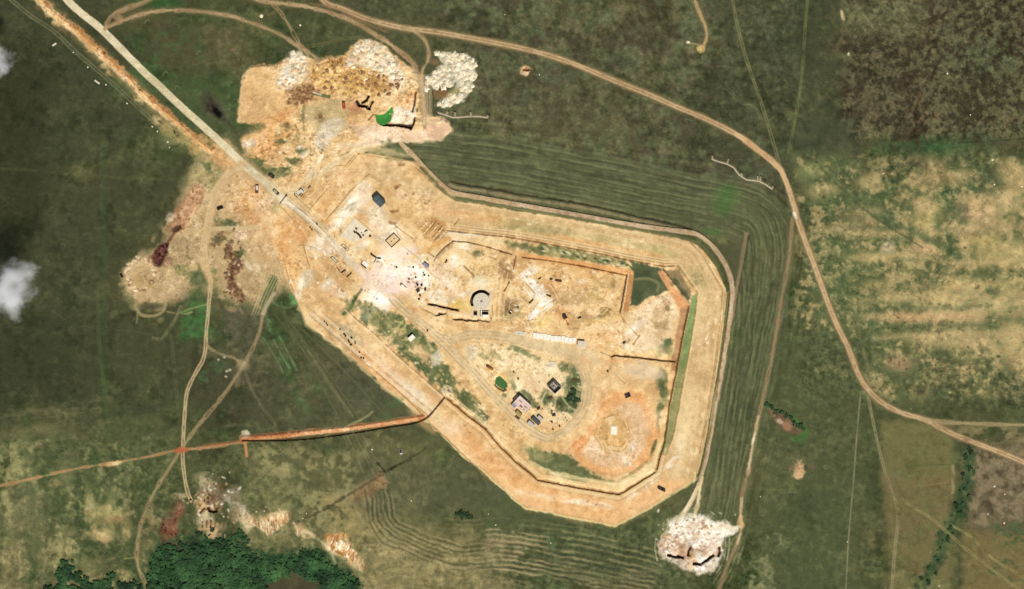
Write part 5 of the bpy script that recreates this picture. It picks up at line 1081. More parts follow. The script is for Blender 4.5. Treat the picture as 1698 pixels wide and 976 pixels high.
# ---- vehicles
def wheels(t, xs, y, r=.42, w=.28):
    for x in xs:
        for s in (-1, 1):
            bm = B_(); cyl(bm, x, r, s*y-w/2, s*y+w/2, r, 16, axis='y'); bm2 = link('wheel', bm, MTY, t)
def make_car(px, py, rot, label, paint, roof=None, L=5., W=2.1, cat_='car', name='parked_car', pickup=False):
    t = thing(name, label, cat_, px, py, rot); h = L/2; w = W/2
    bm = B_(); box(bm, -h, h, -w, w, .38, 1.02, .16); link('body', bm, paint, t)
    if pickup: c0, c1 = -.1, 1.5
    else: c0, c1 = -h+.35, 1.35
    bm = B_(); box(bm, c0, c1, -w+.1, w-.1, 1., 1.62, .0, .3, .16); link('window', bm, MGL, t)
    bm = B_(); box(bm, c0+.3, c1-.32, -w+.26, w-.26, 1.6, 1.72, .05); link('roof', bm, roof or paint, t)
    if pickup:
        bm = B_(); box(bm, -h+.1, -.15, -w+.1, -w+.2, 1., 1.35); box(bm, -h+.1, -.15, w-.2, w-.1, 1., 1.35); box(bm, -h+.1, -h+.2, -w+.2, w-.2, 1., 1.35); link('cargo_bed', bm, paint, t)
    for s in (-1, 1):
        bm = B_(); box(bm, h-.04, h+.03, s*.7-.2, s*.7+.2, .62, .8); link('headlight', bm, MWH, t)
    wheels(t, (-h+.95, h-1.), w-.1)
    return t
def make_truck(px, py, rot, label, paint, bed, L=7., W=2.5, name='truck', cat_='truck', tarp=None):
    t = thing(name, label, cat_, px, py, rot); h = L/2; w = W/2
    bm = B_(); box(bm, -h, h-.1, -.5, .5, .6, .9); link('chassis', bm, MDG, t)
    bm = B_(); box(bm, h-2., h, -w, w, .85, 2.6, .14); link('cab', bm, paint, t)
    bm = B_(); box(bm, h-.6, h+.02, -w+.2, w-.2, 1.75, 2.35); link('windscreen', bm, MGL, t)
    bm = B_(); box(bm, -h, h-2.15, -w, w, .95, 1.1); 
    for a in ((-h, h-2.15, -w, -w+.12), (-h, h-2.15, w-.12, w), (-h, -h+.12, -w+.12, w-.12), (h-2.27, h-2.15, -w+.12, w-.12)): box(bm, a[0], a[1], a[2], a[3], 1.1, 2.1)
    link('cargo_bed', bm, bed, t)
    if tarp:
        bm = B_(); box(bm, -h+.14, h-2.3, -w+.14, w-.14, 1.12, 1.9, .1); link('load', bm, tarp, t)
    wheels(t, (-h+1., -h+2.2, h-1.2), w-.1, .5, .32)
    return t
make_car(450.3, 291.2, 33, 'dark brown car parked beside the grass at the road edge, north of the junction', MBLK, MBRN, 5., 2.6)
make_truck(426.3, 313.6, 92, 'maroon truck with pale cargo bed parked on sand west of the main road', MMAR, MMAR, 6.4, 2.4, tarp=MPINK)
make_car(457.7, 318, 43, 'dark car with beige roof on the main road just before the barrier', MBRN, MBEI, 5.8, 2.5)
make_car(365, 344.6, -24, 'black car alone on bare sand beside the western track', MBLK, MBLK, 5.2, 2.5)
make_car(202, 457, 60, 'small black car at the rim of the round spoil bed in the far west', MBLK, MBLK, 3.4, 1.8)
make_car(317.6, 831.5, 60, 'black vehicle with pale hood at the end of the track by the borrow pit', MBLK, MBEI, 4., 2.)
make_car(664.6, 748.5, 75, 'white and black vehicle alone on the grass south of the long trench', MWH, MBLK, 4.4, 2.)
make_truck(1097.2, 810.8, 28, 'dark brown flatbed truck on the sandy strip at the south-east corner', MBRN, MDK, 6.4, 2.1)
make_truck(1041, 656, -20, 'short dark truck at the north rim of the round orange excavation', MBLK, MBRN, 4.6, 2.6)
make_truck(570.5, 175.2, 86, 'red truck parked on the quarry floor west of the black pit', MRED, MRED, 5.6, 2.3, tarp=MRED)
# excavator
t = thing('excavator', 'dark excavator with reddish arm on disturbed soil north of the long white slabs', 'excavator', 936.6, 525.4, 62)
for s in (-1, 1):
    bm = B_(); box(bm, -1.9, 1.9, s*1.3-.35, s*1.3+.35, 0, .85, .25); link('crawler_track', bm, MTY, t)
bm = B_(); box(bm, -2.1, 1.3, -1.35, 1.35, .95, 2.3, .18); link('body', bm, MDK, t)
bm = B_(); box(bm, .1, 1.5, .35, 1.3, 2.25, 3.1, .1); link('cab', bm, MGL, t)
bm = B_(); box(bm, 1.2, 4.6, -.75, -.25, 1.7, 2.4, .1); box(bm, 4.4, 6.6, -.72, -.28, 1.1, 1.9, .1); link('arm', bm, MRED, t)
bm = B_(); box(bm, 6.2, 7.2, -1., 0., .2, 1.2, .15); link('bucket', bm, MDK, t)

# ---- finished and half-finished buildings
def gable(name, label, px, py, rot, L, W, h, rise, wallm, roofm, ridgem):
    t = thing(name, label, 'shed', px, py, rot)
    bm = B_(); box(bm, -L/2+.2, L/2-.2, -W/2+.2, W/2-.2, -.6, h); link('wall', bm, wallm, t)
    bm = B_()
    for s in (-1, 1):
        n = 9
        for i in range(n):
            x0 = -L/2+i*L/n+.03; x1 = -L/2+(i+1)*L/n-.03
            p = [(x0, 0, h+rise), (x1, 0, h+rise), (x1, s*W/2, h), (x0, s*W/2, h)]
            a = [bm.verts.new(v) for v in p]; b = [bm.verts.new((v[0], v[1], v[2]+.12)) for v in p]
            bm.faces.new(a); bm.faces.new(b)
            for k in range(4): bm.faces.new((a[k], a[(k+1) % 4], b[(k+1) % 4], b[k]))
    link('roof', bm, roofm, t)
    bm = B_(); box(bm, -L/2, L/2, -.22, .22, h+rise+.1, h+rise+.22); link('ridge_cap', bm, ridgem, t)
    bm = B_(); box(bm, L/2-.2, L/2-.12, -1.1, 1.1, 0, 2.6); link('door', bm, MDG, t)
    for s in (-1, 1):
        for x in (-2.6, 0, 2.6):
            bm = B_(); box(bm, x-.5, x+.5, s*(W/2-.2)-.04, s*(W/2-.2)+.04, 1.2, 2.2); link('window', bm, MGL, t)
    return t
gable('metal_shed', 'slate grey metal roofed shed on the chalky ground in the north of the site', 628.8, 333, 45, 9.6, 6.4, 4.8, .7, MDG, MSLATE, MSLATE2)
# service house
t = thing('service_house', 'flat roofed pale pink building casting a black shadow beside the haul road', 'house', 866.5, 670, 42)
bm = B_(); box(bm, -6.5, 6.5, -4., 4., -.6, 4.6); link('wall', bm, MPINK, t)
bm = B_(); box(bm, -6.62, 6.62, -4.12, 4.12, 4.6, 4.8); rf = link('roof', bm, MPINK, t)
bm = B_(); ring(bm, 13.24, 8.24, .28, 4.8, 5.2); link('parapet', bm, MC, rf)
for (x0, x1, y0, y1) in ((-4.2, -1.5, .6, 1.1), (2.2, 5.2, -.6, .6), (-1., 1.4, -2.6, -1.4), (3.2, 4.4, -3., -2.)):
    bm = B_(); box(bm, x0, x1, y0, y1, 4.8, 5.3, .04); link('roof_hatch', bm, MBEI if x0 > 1 else MWOOD, rf)
for x in (-5, -2.4, .4, 3, 5.2):
    bm = B_(); box(bm, x-.6, x+.6, -4.05, -3.95, 1.2, 2.6); link('window', bm, MGL, t)
bm = B_(); box(bm, 6.46, 6.56, -.7, .7, 0, 2.3); link('door', bm, MWOOD, t)
t = thing('lean_to', 'blue grey sheet lean-to at the west corner of the pale pink building', 'shelter', 852.6, 671.2, 42)
bm = B_(); box(bm, -2., 2., -1.7, 1.7, 2.3, 2.42); link('roof', bm, MBLU, t)
for x in (-1.8, 1.8):
    for y in (-1.5, 1.5):
        bm = B_(); cyl(bm, x, y, -.5, 2.32, .1, 8); link('post', bm, MDG, t)
bm = B_(); box(bm, -1.9, -1.75, -1.4, 1.4, -.5, 2.2); link('wall', bm, MDG, t)
# courtyard shell
t = thing('building_shell', 'roofless dark grey building shell with a hollow court amid grass', 'building', 919.5, 641.5, 46)
bm = B_(); ring(bm, 8.6, 7.4, .4, -.6, 4.2); link('wall', bm, MCD, t)
bm = B_(); box(bm, -3.88, 3.88, -3.28, 3.28, -.3, .25); link('floor', bm, MCD, t)
bm = B_(); box(bm, -3.7, 1.2, 1.7, 2.2, .25, 3.6); link('partition', bm, MC, t)
bm = B_(); box(bm, -.7, .5, -.9, .3, .25, 1.6, .05); link('plinth', bm, MC, t)
bm = B_(); ring(bm, 10., 8.8, .55, -.5, .3); link('footing', bm, MC, t)
# small house in the green corridor
t = thing('small_house', 'small white roofed hut among grass west of the haul road', 'hut', 682.6, 560, -42)
bm = B_(); box(bm, -2.5, 2.5, -1.7, 1.7, -.6, 2.9); link('wall', bm, MCW, t)
bm = B_(); box(bm, -2.7, 2.7, -1.9, 1.9, 2.9, 3.1); link('roof', bm, MCW, t)
bm = B_(); box(bm, -.5, .5, -1.74, -1.66, 0, 2.1); link('door', bm, MWOOD, t)
bm = B_(); box(bm, 1.1, 2., -1.74, -1.66, 1., 1.9); link('window', bm, MGL, t)
# containers
def make_container(name, label, px, py, rot, L, W, h, m, m2):
    t = thing(name, label, 'container', px, py, rot)
    bm = B_(); box(bm, -L/2, L/2, -W/2, W/2, -.2, h); link('body', bm, m, t)
    bm = B_()
    n = int(L/.55)
    for i in range(n): box(bm, -L/2+.1+i*(L-.2)/n, -L/2+.1+(i+.5)*(L-.2)/n, -W/2+.1, W/2-.1, h, h+.07)
    link('roof', bm, m2, t)
    for s in (-1, 1):
        bm = B_(); box(bm, L/2, L/2+.06, s*W/4-W/4+.08, s*W/4+W/4-.08, 0, h-.1); link('door', bm, m2, t)
    return t
make_container('container', 'long dark grey container, middle of the three south of the pale pink building', 888.8, 697.6, 42, 8., 3.1, 2.7, MDG, MSLATE)
make_container('container', 'pale grey container south-west of the dark grey one, beside the haul road', 880.6, 702.6, 40, 6., 2.9, 2.7, MLG, MLG)
make_container('container', 'pale grey container on the north-east side of the dark grey one', 896, 693, 40, 5., 2.4, 2.6, MLG, MLG)
make_container('site_cabin', 'yellow site cabin against the south side of the pale pink building', 860.4, 685, 42, 5.4, 2.7, 2.7, MBRN, MYE)
# rusty vessel
t = thing('storage_tank', 'rusty brown cylindrical tank lying in a sandy hollow beside the haul road', 'tank', 812.3, 609.3, 34)
bm = B_(); cyl(bm, 0, 1., -3., 3., 1.05, 24, axis='x'); link('shell', bm, MRUST, t, True)
for x in (-2., 2.):
    bm = B_(); box(bm, x-.2, x+.2, -1., 1., -.3, .35); link('saddle', bm, MCD, t)
bm = B_(); cyl(bm, 0, 0, 2., 2.35, .35, 14); link('hatch', bm, MDK, t)

# ---- round reservoir and its chamber
t = thing('water_tank', 'round white concrete tank with a grey hatch at its centre', 'tank', 798.4, 499.5, 0, z=0.)
R0 = 6.9
bm = B_(); cyl(bm, 0, 0, -3.6, 3.6, R0, 64); link('wall', bm, MC, t)
bm = B_(); cyl(bm, 0, 0, 3.6, 3.8, R0+.15, 64, R0+.1); rf = link('roof', bm, MC, t)
bm = B_(); cyl(bm, 0, 0, 3.8, 4.25, .95, 20); h = link('hatch', bm, MCD, rf)
for k in range(8):
    a = k*math.pi/4
    bm = B_(); cyl(bm, R0*.93*math.cos(a), R0*.93*math.sin(a), 3.8, 4.05, .14, 8); link('vent', bm, MLG, rf)
bm = B_()
for i in range(9): box(bm, R0+.12, R0+.2, -.3, .3, .2+i*.36, .25+i*.36)
box(bm, R0+.1, R0+.22, -.36, -.3, 0, 3.5); box(bm, R0+.1, R0+.22, .3, .36, 0, 3.5); link('ladder', bm, MDG, t)
t = thing('valve_chamber', 'open concrete chamber with black inside directly south of the round tank', 'chamber', 803.4, 520.5, 0, z=0.)
bm = B_(); ring(bm, 7.2, 4.8, .3, -3.6, 1.6); link('wall', bm, MC, t)
bm = B_(); box(bm, -3.28, 3.28, -2.08, 2.08, -3.4, -2.8); link('floor', bm, MDK, t)  # dark floor colour deepens the shade inside the chamber
bm = B_(); box(bm, -1.6, 3.4, -2.3, -.5, 1.6, 1.8); link('cover_slab', bm, MCW, t)
bm = B_(); box(bm, -2.9, -2.2, -2.3, 4.4, 1.62, 1.82); link('gangway', bm, MCW, t)
t = thing('pipe_pit', 'small dark pipe pit between the round tank and its chamber on the west side', 'pit', 788.5, 519, 0, z=0.)
bm = B_(); ring(bm, 3., 3.2, .22, -3.6, .9); link('wall', bm, MCD, t)
bm = B_(); box(bm, -1.25, 1.25, -1.3, 1.3, -3.4, -2.8); link('floor', bm, MDK, t)  # floor coloured dark to deepen the shade in this pit

# ---- foundations and slabs
t = thing('foundation', 'square dark walled foundation with sandy floor and two stubs, north of the plateau', 'foundation', 651.3, 398, -42)
bm = B_(); ring(bm, 9.8, 8., .55, -.6, .9); link('wall', bm, MBR, t)
bm = B_(); box(bm, -4.33, 4.33, -3.43, 3.43, -.4, .22); link('floor', bm, MTAN, t)
for x in (-1.6, 1.6):
    bm = B_(); box(bm, x-.3, x+.3, -.35, .35, .22, .95); link('stub', bm, MDK, t)
def slab(name, label, cat_, px, py, rot, L, W, h, m, bev=.05, group=None, sub=.4):
    t = thing(name, label, cat_, px, py, rot, group)
    bm = B_(); box(bm, -L/2, L/2, -W/2, W/2, -sub, h, bev); link('slab', bm, m, t)
    return t
t = thing('concrete_slab', 'large pale concrete slab littered with dark blocks beside the site road', 'slab', 590, 381, 0)
bm = B_(); prism(bm, [((x-590)*S, (381-y)*S) for x, y in [(587.5,360.5),(616.5,384.5),(612,389),(599,397),(585,402),(563.5,391.5)]], -.5, .3); link('deck', bm, MDECK, t)
bm = B_(); prism(bm, [((x-590)*S, (381-y)*S) for x, y in [(587.5,359.3),(618,384.5),(616.6,385.4),(587.5,361.2)]], -.5, .55); link('kerb_or_shade_bar', bm, MTAN, t)
for x, y, r, L, W, h in [(591,379,20,1.5,1.1,1.1),(588,384.5,60,1.7,1.2,1.),(592,386.5,45,2.4,1.2,1.3),(595.5,389.5,45,2.6,1.3,1.4),(598,393,40,2.,1.2,1.3),(606,383,-40,1.7,.7,.7),(602.5,390,10,1.2,1.,1.),(613.8,391.5,0,1.5,1.2,1.3),(608.5,381.5,30,.9,.7,.8),(600,386,0,.8,.8,.7)]:
    t = slab('block_stack', 'dark stack of building blocks on the large pale concrete slab', 'block stack', x, y, r, L, W, h+.3, MDK, .06, 'block stacks on the concrete slab')
    bm = B_(); box(bm, -L/2-.12, L/2+.12, -W/2-.12, W/2+.12, -.3, .32); link('pallet', bm, MWOOD, t)
def frame_found(label, px, py, rot, L, W, h, m, fm):
    t = thing('foundation', label, 'foundation', px, py, rot)
    bm = B_(); ring(bm, L, W, .38, -.6, h); link('wall', bm, m, t)
    bm = B_(); box(bm, -L/2+.4, L/2-.4, -W/2+.4, W/2-.4, -.5, .15); link('floor', bm, fm, t)
frame_found('narrow foundation box with black north rim on the east edge of the site road', 572.6, 411, 42, 7.2, 2.4, 1.3, MC, MCD)
frame_found('narrow foundation box with mossy floor on the west edge of the site road', 554.3, 430.6, 44, 6.6, 2.2, .8, MCD, MC)
t = thing('retaining_wall', 'dark L-shaped corner wall standing in sand west of the site road', 'wall', 566, 449.5, 0)
bm = B_()
def wallrun(bm, a, b, o, th, h, z0=-.5):
    ax_, ay_ = (a[0]-o[0])*S, (o[1]-a[1])*S; bx_, by_ = (b[0]-o[0])*S, (o[1]-b[1])*S
    dx, dy = bx_-ax_, by_-ay_; l = math.hypot(dx, dy); nx, ny = -dy/l*th/2, dx/l*th/2
    prism(bm, [(ax_+nx, ay_+ny), (bx_+nx, by_+ny), (bx_-nx, by_-ny), (ax_-nx, ay_-ny)], z0, h)
wallrun(bm, (558.5,443), (566,453), (566,449.5), .4, .9); wallrun(bm, (566.6,452.6), (573.5,447.6), (566,449.5), .5, 1.6); link('wall', bm, MBR, t)
t = thing('retaining_wall', 'short dark straight wall on sand, south of the L-shaped corner wall', 'wall', 579, 456.5, 0)
bm = B_(); wallrun(bm, (575,460), (583,452.5), (579,456.5), .5, 1.3); link('wall', bm, MBR, t)
t = thing('retaining_wall', 'black Y-shaped wall running off the rim of the oval pit', 'wall', 622, 426, 0)
bm = B_(); wallrun(bm, (616,422), (624.5,428), (622,426), .7, 1.9); wallrun(bm, (625.4,428.3), (632,428.6), (622,426), .6, 1.6); wallrun(bm, (623.4,429.2), (620.6,434.4), (622,426), .4, .7); link('wall', bm, MDK, t)
bm = B_(); box(bm, -3.6, -2.4, 1.3, 2.8, -.4, 1.8, .08); link('pillar', bm, MDK, t)
t = thing('concrete_base', 'white rounded concrete base with a dark shade bar along its south inside the oval pit', 'base', 606, 437.5, 40)
bm = B_(); box(bm, -2.8, 2.8, -1.7, 1.7, -.4, .5, .3); link('slab', bm, MCW, t)
bm = B_(); box(bm, -2.6, 3., -2.7, -2.15, -.4, 1.7); link('kerb_or_shade_bar', bm, MDK, t)  # dark bar added for the pit rim's shadow at this corner
t = slab('concrete_slab', 'violet grey raised slab with a black north edge on the east of the white plateau', 'slab', 706, 439.5, 42, 5., 2.6, 1.5, MBLU)
bm = B_(); box(bm, -2.4, 2.4, 1.36, 1.7, -.3, 1.7); link('kerb_or_shade_bar', bm, MDK, t)
t = slab('concrete_slab', 'white raised slab with a black north-west edge on the south of the white plateau', 'slab', 669.6, 475.6, 42, 5.4, 1.9, 1.9, MCW)
bm = B_(); box(bm, -3.1, -2.75, -.9, .9, -.3, 2.); link('kerb_or_shade_bar', bm, MDK, t)
for x, y, L, W, h in [(692.2,471.8,2.,1.5,1.6),(699.4,472.8,1.4,1.5,1.4),(693.4,482,2.,2.6,2.),(705.3,480,1.6,2.,1.4),(696.6,489.6,1.2,1.3,1.2),(695,496,1.1,1.5,1.2),(689.5,460,1.1,1.1,1.),(678.3,462.6,1.1,1.1,.9),(657.6,443,1.2,1.2,1.),(704,456,1.5,1.1,1.),(711,457,.9,.9,.8),(702,452,.8,.8,.8),(685.5,443,1.4,.8,.9)]:
    t = slab('steel_crate', 'small dark crate standing on the white plateau', 'crate', x, y, random.uniform(-15, 60), L, W, h, MDG, .05, 'dark crates on the white plateau')
    bm = B_(); box(bm, -L/2-.06, L/2+.06, -W/2-.06, W/2+.06, h-.02, h+.1); link('lid', bm, MDK, t)
# strip foundations in the north yard
for k, (x, y, L) in enumerate([(710,378,12.),(718,382,12.6),(726,386.5,11.5),(733,390,10.5),(703,372.5,8.)]):
    lab = ['pale strip footing, second from the west in the row of five north of the yard', 'pale strip footing, third and middle one of the row of five north of the yard', 'pale strip footing, fourth from the west in the row of five north of the yard', 'pale strip footing, easternmost of the row of five north of the yard', 'short pale strip footing, westernmost of the row of five north of the yard'][k]
    t = slab('strip_footing', lab, 'footing', x, y, -50, L, 1.3, .45, MTAN, .04, 'strip footings in a row')
    for q in (-.32, .05, .36):
        bm = B_(); box(bm, q*L-.22, q*L+.22, -.24, .24, .45, 1.05); link('stub', bm, MDK, t)
# long white slabs
t = thing('slab_row', 'long bright white row of concrete slabs pointing at the small square building', 'slab row', 919, 560.5, 7.6)
for i in range(12):
    x0 = -18+i*3.; j = random.uniform(-.35, .35)
    bm = B_(); box(bm, x0+.04, x0+2.96, -2.1+j-random.uniform(0, .5), 2.1+j+random.uniform(0, .5), -.5, .5+random.uniform(0, .12), .05); link('slab', bm, MCW, t)
t = thing('slab_row', 'short cream row of three slabs west of the long white one', 'slab row', 863.2, 552.2, 9)
for i in range(3):
    bm = B_(); box(bm, -4.8+i*3.2+.05, -4.8+i*3.2+3.15, -1.7, 1.7, -.5, .4, .05); link('slab', bm, MC, t)
t = thing('pump_house', 'small square grey building with black shadow at the east end of the white slabs', 'building', 963.5, 569.8, 5)
bm = B_(); box(bm, -2.8, 2.8, -2.3, 2.3, -.5, 2.5); link('wall', bm, MC, t)
bm = B_(); box(bm, -2.95, 2.95, -2.45, 2.45, 2.5, 2.68); link('roof', bm, MC, t)
bm = B_(); box(bm, 2.78, 2.86, -.6, .6, 0, 2.1); link('door', bm, MDG, t)
bm = B_(); prism(bm, [(-3.4,-3.8),(3.2,-3.9),(4.8,-2.4),(4.9,2.6),(3.2,3.4),(2.97,3.4),(2.97,-2.9),(-3.4,-2.9)], -.5, .15); link('apron', bm, MC, t)
slab('concrete_slab', 'square pale slab on grass north of the roofless shell', 'slab', 915, 604, 4, 5.2, 4.9, .4, MC)
t = slab('concrete_slab', 'upright white rectangular slab at the centre of the round orange excavation', 'slab', 1018, 713, 2, 4.7, 6.4, .7, MCW)
bm = B_(); box(bm, -3.3, 3., -4.6, 4.4, -.6, .12); link('footing', bm, MTAN, t)
# gate
t = thing('boom_barrier', 'dark boom barrier lowered across the main road', 'barrier', 474.5, 324.6, -53)
bm = B_(); box(bm, -.5, .5, -.5, .5, -.2, 1.4, .06); link('housing', bm, MDK, t)
bm = B_(); box(bm, -8.6, -.52, -.22, .22, .95, 1.25); link('boom', bm, MCD, t)
bm = B_(); box(bm, .5, 1.3, -.3, .3, .8, 1.3); link('counterweight', bm, MDK, t)
t = thing('gatehouse', 'unfinished grey gatehouse with low broken walls east of the barrier', 'gatehouse', 498.5, 317.5, -40)
bm = B_(); box(bm, -4.4, 3.4, -2.1, 2.1, -.5, .22); link('floor', bm, MC, t)
bm = B_(); box(bm, 1.8, 2.2, -1.9, 1.6, .22, 2.); box(bm, -.4, 1.8, 1.4, 1.8, .22, 1.5); box(bm, -3.6, -.2, -2.0, -1.6, .22, 1.3); box(bm, -3.9, -3.5, -1.2, 1.2, .22, .9); link('wall', bm, MCD, t)
for x, y in ((-5.2, -1.4), (-5.6, .4), (-4.9, 1.6), (-2.2, -3.2), (-.6, -3.)):
    bm = B_(); box(bm, x-.4, x+.4, y-.3, y+.3, -.4, .9); link('pier', bm, MDK, t)
t = thing('kiosk', 'small dark kiosk on sand beyond the unfinished gatehouse', 'kiosk', 513.8, 312.2, -50)
bm = B_(); box(bm, -1.5, 1.3, -.6, .6, -.4, 1.9); link('wall', bm, MBRN, t)
bm = B_(); box(bm, -1.7, 1.5, -.8, .8, 1.9, 2.05); link('roof', bm, MBEI, t)
for x, y, lab in [(526, 371.8, 'small dark gate pillar on the east verge of the site road'), (514.5, 377.4, 'small dark gate pillar on the west verge of the site road'), (517.5, 381, 'small dark gate pillar just south of the other one on the west verge')]:
    t = thing('gate_pillar', lab, 'pillar', x, y, 40); bm = B_(); box(bm, -.4, .4, -.4, .4, -.4, 1.5); link('shaft', bm, MBRN, t)
    bm = B_(); box(bm, -.5, .5, -.5, .5, 1.5, 1.65); link('cap', bm, MDK, t)
# stacks on the security strip
for x, y, L, W, r in [(538,533,.9,.8,0),(541,536,.8,.8,0),(543,539,1.,.8,20),(571,554,1.6,1.,30),(573,557,1.4,1.1,0),(564,546,1.2,.7,10),(578.5,566,1.2,2.6,-20),(583,560,1.5,1.2,10),(582,571.5,1.8,1.2,10),(589,568,.9,2.,0),(596,584,1.1,.9,0),(599,593,1.3,1.,0),(603,594,1.,1.2,10)]:
    t = slab('material_stack', 'small dark stack of building material on the western strip', 'stack', x, y, r, L, W, 1.1, MDK if random.random() < .7 else MBRN, .06, 'material stacks on the western strip')
    bm = B_(); box(bm, -L/2-.1, L/2+.1, -W/2-.1, W/2+.1, -.4, .12); link('pallet', bm, MWOOD, t)
t = slab('white_panel', 'narrow white panel lying on the western strip', 'panel', 610.5, 603, 35, 3.6, 1.2, .3, MCW)
# yard clutter near the houses
for x, y, r, L, W, lab in [(893.5,677,-40,3.2,1.3,'black open-sided rack beside the path south of the roofless shell'),(918.5,688,-20,3.2,1.2,'dark canopy with open front east of the three containers')]:
    t = thing('equipment_rack', lab, 'rack', x, y, r)
    bm = B_(); box(bm, -L/2, L/2, W/2-.15, W/2, -.3, 1.8); box(bm, -L/2, -L/2+.15, -W/2, W/2-.15, -.3, 1.8); link('frame', bm, MBLK, t)
    bm = B_(); box(bm, -L/2, L/2, -W/2, W/2, 1.8, 1.92); link('roof', bm, MDK, t)
for x, y, lab in [(928,706.5,'dark barrel standing alone, easternmost of the barrels by the containers'),(917,712,'dark barrel south of the containers, nearest the haul road'),(915.5,700,'dark barrel between the containers and the open canopy'),(1008,616,'dark barrel alone on open sand east of the loop road'),(852,616.5,'dark barrel among pale rubble north of the round pond'),(859.5,628,'dark barrel on the grass edge north-east of the round pond'),(709,548.5,'dark barrel at the fork of the haul road')]:
    t = thing('barrel', lab, 'barrel', x, y, 0); bm = B_(); cyl(bm, 0, 0, -.3, 1.3, .75, 16); link('drum', bm, MDK, t); bm = B_(); cyl(bm, 0, 0, 1.3, 1.38, .6, 16); link('lid', bm, MRUST, t)
for x, y, rr, lab in [(954,630,20,'brown timber pile at the east edge of the grass by the roofless shell'),(913,660,-30,'brown timber pile on the grass just south of the roofless shell'),(858,692,40,'brown timber pile between the yellow cabin and the containers')]:
    t = thing('timber_pile', lab, 'timber pile', x, y, rr)
    for k in range(5):
        bm = B_(); box(bm, -2+random.uniform(-.3, .3), 2+random.uniform(-.3, .3), -1+k*.42, -.68+k*.42, -.2, .5+random.uniform(0, .5)); link('plank', bm, MWOOD if k % 2 else MBRN, t)
t = thing('rubble_block', 'dark and white broken block on black stained sand east of the round tank', 'block', 846.5, 517.5, 30)
bm = B_(); box(bm, -1.1, 1.1, -1.5, .2, -.4, 1.3, .1); link('dark_half', bm, MBLK, t); bm = B_(); box(bm, -.9, 1.2, .25, 1.1, -.4, 1., .1); link('white_half', bm, MCW, t)
for x, y, rr, L, W, lab in [(740,433,-60,3.,1.2,'dark trough lying below the sandy bank north-east of the plateau'),(895,461.5,-35,2.6,.9,'dark beam on sand north of the chalk patch'),(910,490,25,3.8,1.2,'dark beam in an orange scrape east of the chalk patch'),(881,499.5,-45,5.,1.1,'dark shaft cover on the chalk patch, longer of the two'),(859,509,-20,1.4,1.3,'dark round-edged block west of the chalk patch'),
                            (914,462.5,0,2.4,1.6,'brown earth clod, west one of the pair north of the excavator'),(926,465,10,5.6,1.8,'long brown earth clod, east one of the pair north of the excavator'),(961,526.5,-20,3.,1.4,'dark clod on the stained ground east of the excavator')]:
    slab('dark_block', lab, 'block', x, y, rr, L, W, .9, MDK if 'dark' in lab else MBRN, .2)
# ------------------------------------------------------------------ heaps, stones
def heap_mesh(name, seed, n=7, m=14, h=.5):
    rg_ = random.Random(seed); bm = B_(); rows_ = []
    ph = [rg_.uniform(0, 6.28) for _ in range(6)]; am = [rg_.uniform(.05, .16) for _ in range(6)]
    top = bm.verts.new((rg_.uniform(-.1, .1), rg_.uniform(-.1, .1), h*rg_.uniform(.9, 1.1)))
    for i in range(1, n+1):
        r = i/n; row = []
        for j in range(m):
            a = 2*math.pi*j/m; rr = r*(1+sum(am[k]*math.sin((k+1)*a+ph[k]) for k in range(6)))
            zz = h*(1-r)**.9*(1+.0*r) + rg_.uniform(-.07, .07)*(1 if i < n else 0) + .06*math.sin(5*a+ph[0])*r*(1-r)*4
            if i == n: zz = -.28
            row.append(bm.verts.new((rr*math.cos(a)+rg_.uniform(-.04, .04), rr*math.sin(a)+rg_.uniform(-.04, .04), zz)))
        rows_.append(row)
    for j in range(m): bm.faces.new((top, rows_[0][j], rows_[0][(j+1) % m]))
    for a, b in zip(rows_[:-1], rows_[1:]):
        for j in range(m): bm.faces.new((a[j], b[j], b[(j+1) % m], a[(j+1) % m]))
    bmesh.ops.recalc_face_normals(bm, faces=bm.faces)
    me = bpy.data.meshes.new(name); bm.to_mesh(me); bm.free()
    for p in me.polygons: p.use_smooth = True
    return me
MCHALK = mat('chalk_spoil', (255,246,220), (204,184,140), .55, bump=.8)
MCHALK2 = mat('pinkish_chalk_spoil', (242,220,184), (196,158,114), .5, bump=.8)
MSOIL = mat('ochre_spoil', (226,184,116), (150,106,62), .45, bump=.8)
MSOIL2 = mat('brown_spoil', (176,132,84), (112,80,52), .45, bump=.8)
HM = {}
for key, m in (('c', MCHALK), ('p', MCHALK2), ('o', MSOIL), ('b', MSOIL2)):
    HM[key] = [heap_mesh('spoil_heap', 100*ord(key)+i) for i in range(6)]
    for me in HM[key]: me.materials.append(m)
def heap(px, py, r, key, label, group, name='spoil_heap'):
    o = bpy.data.objects.new(name, random.choice(HM[key])); COL.objects.link(o)
    o.location = (wx(px), wy(py), hz(px, py)-.05); o.rotation_euler = (0, 0, random.uniform(0, 6.28))
    k = r*S*random.uniform(.85, 1.2); o.scale = (k, k*random.uniform(.75, 1.1), k*random.uniform(.7, 1.05))
    return tagit(o, label, 'spoil heap', group)
east = [(1400,350),(1440,358),(1480,366),(1520,360),(1560,370),(1600,378),(1630,400),(1498,405),(1540,415),(1580,425),(1620,435),(1468,392),(1645,435),(1520,455),(1560,475),(1600,480),(1640,482),(1545,500),(1590,515),(1640,525),(1560,548),(1600,555),(1632,568),(1562,588),(1595,600),(1550,640),(1520,665),(1482,692),(1445,692),(1410,690),(1500,635),
        (1380,480),(1400,510),(1440,450),(1472,460),(1430,485),(1470,500),(1420,540),(1460,540),(1485,562),(1390,562),(1350,522),(1335,550),(1330,582),(1400,582),(1440,582),(1530,490),(1510,430),(1575,400),(1615,510),(1650,500),(1585,570),(1500,385),(1545,390),(1420,470),(1455,520),(1375,530),(1610,595)]
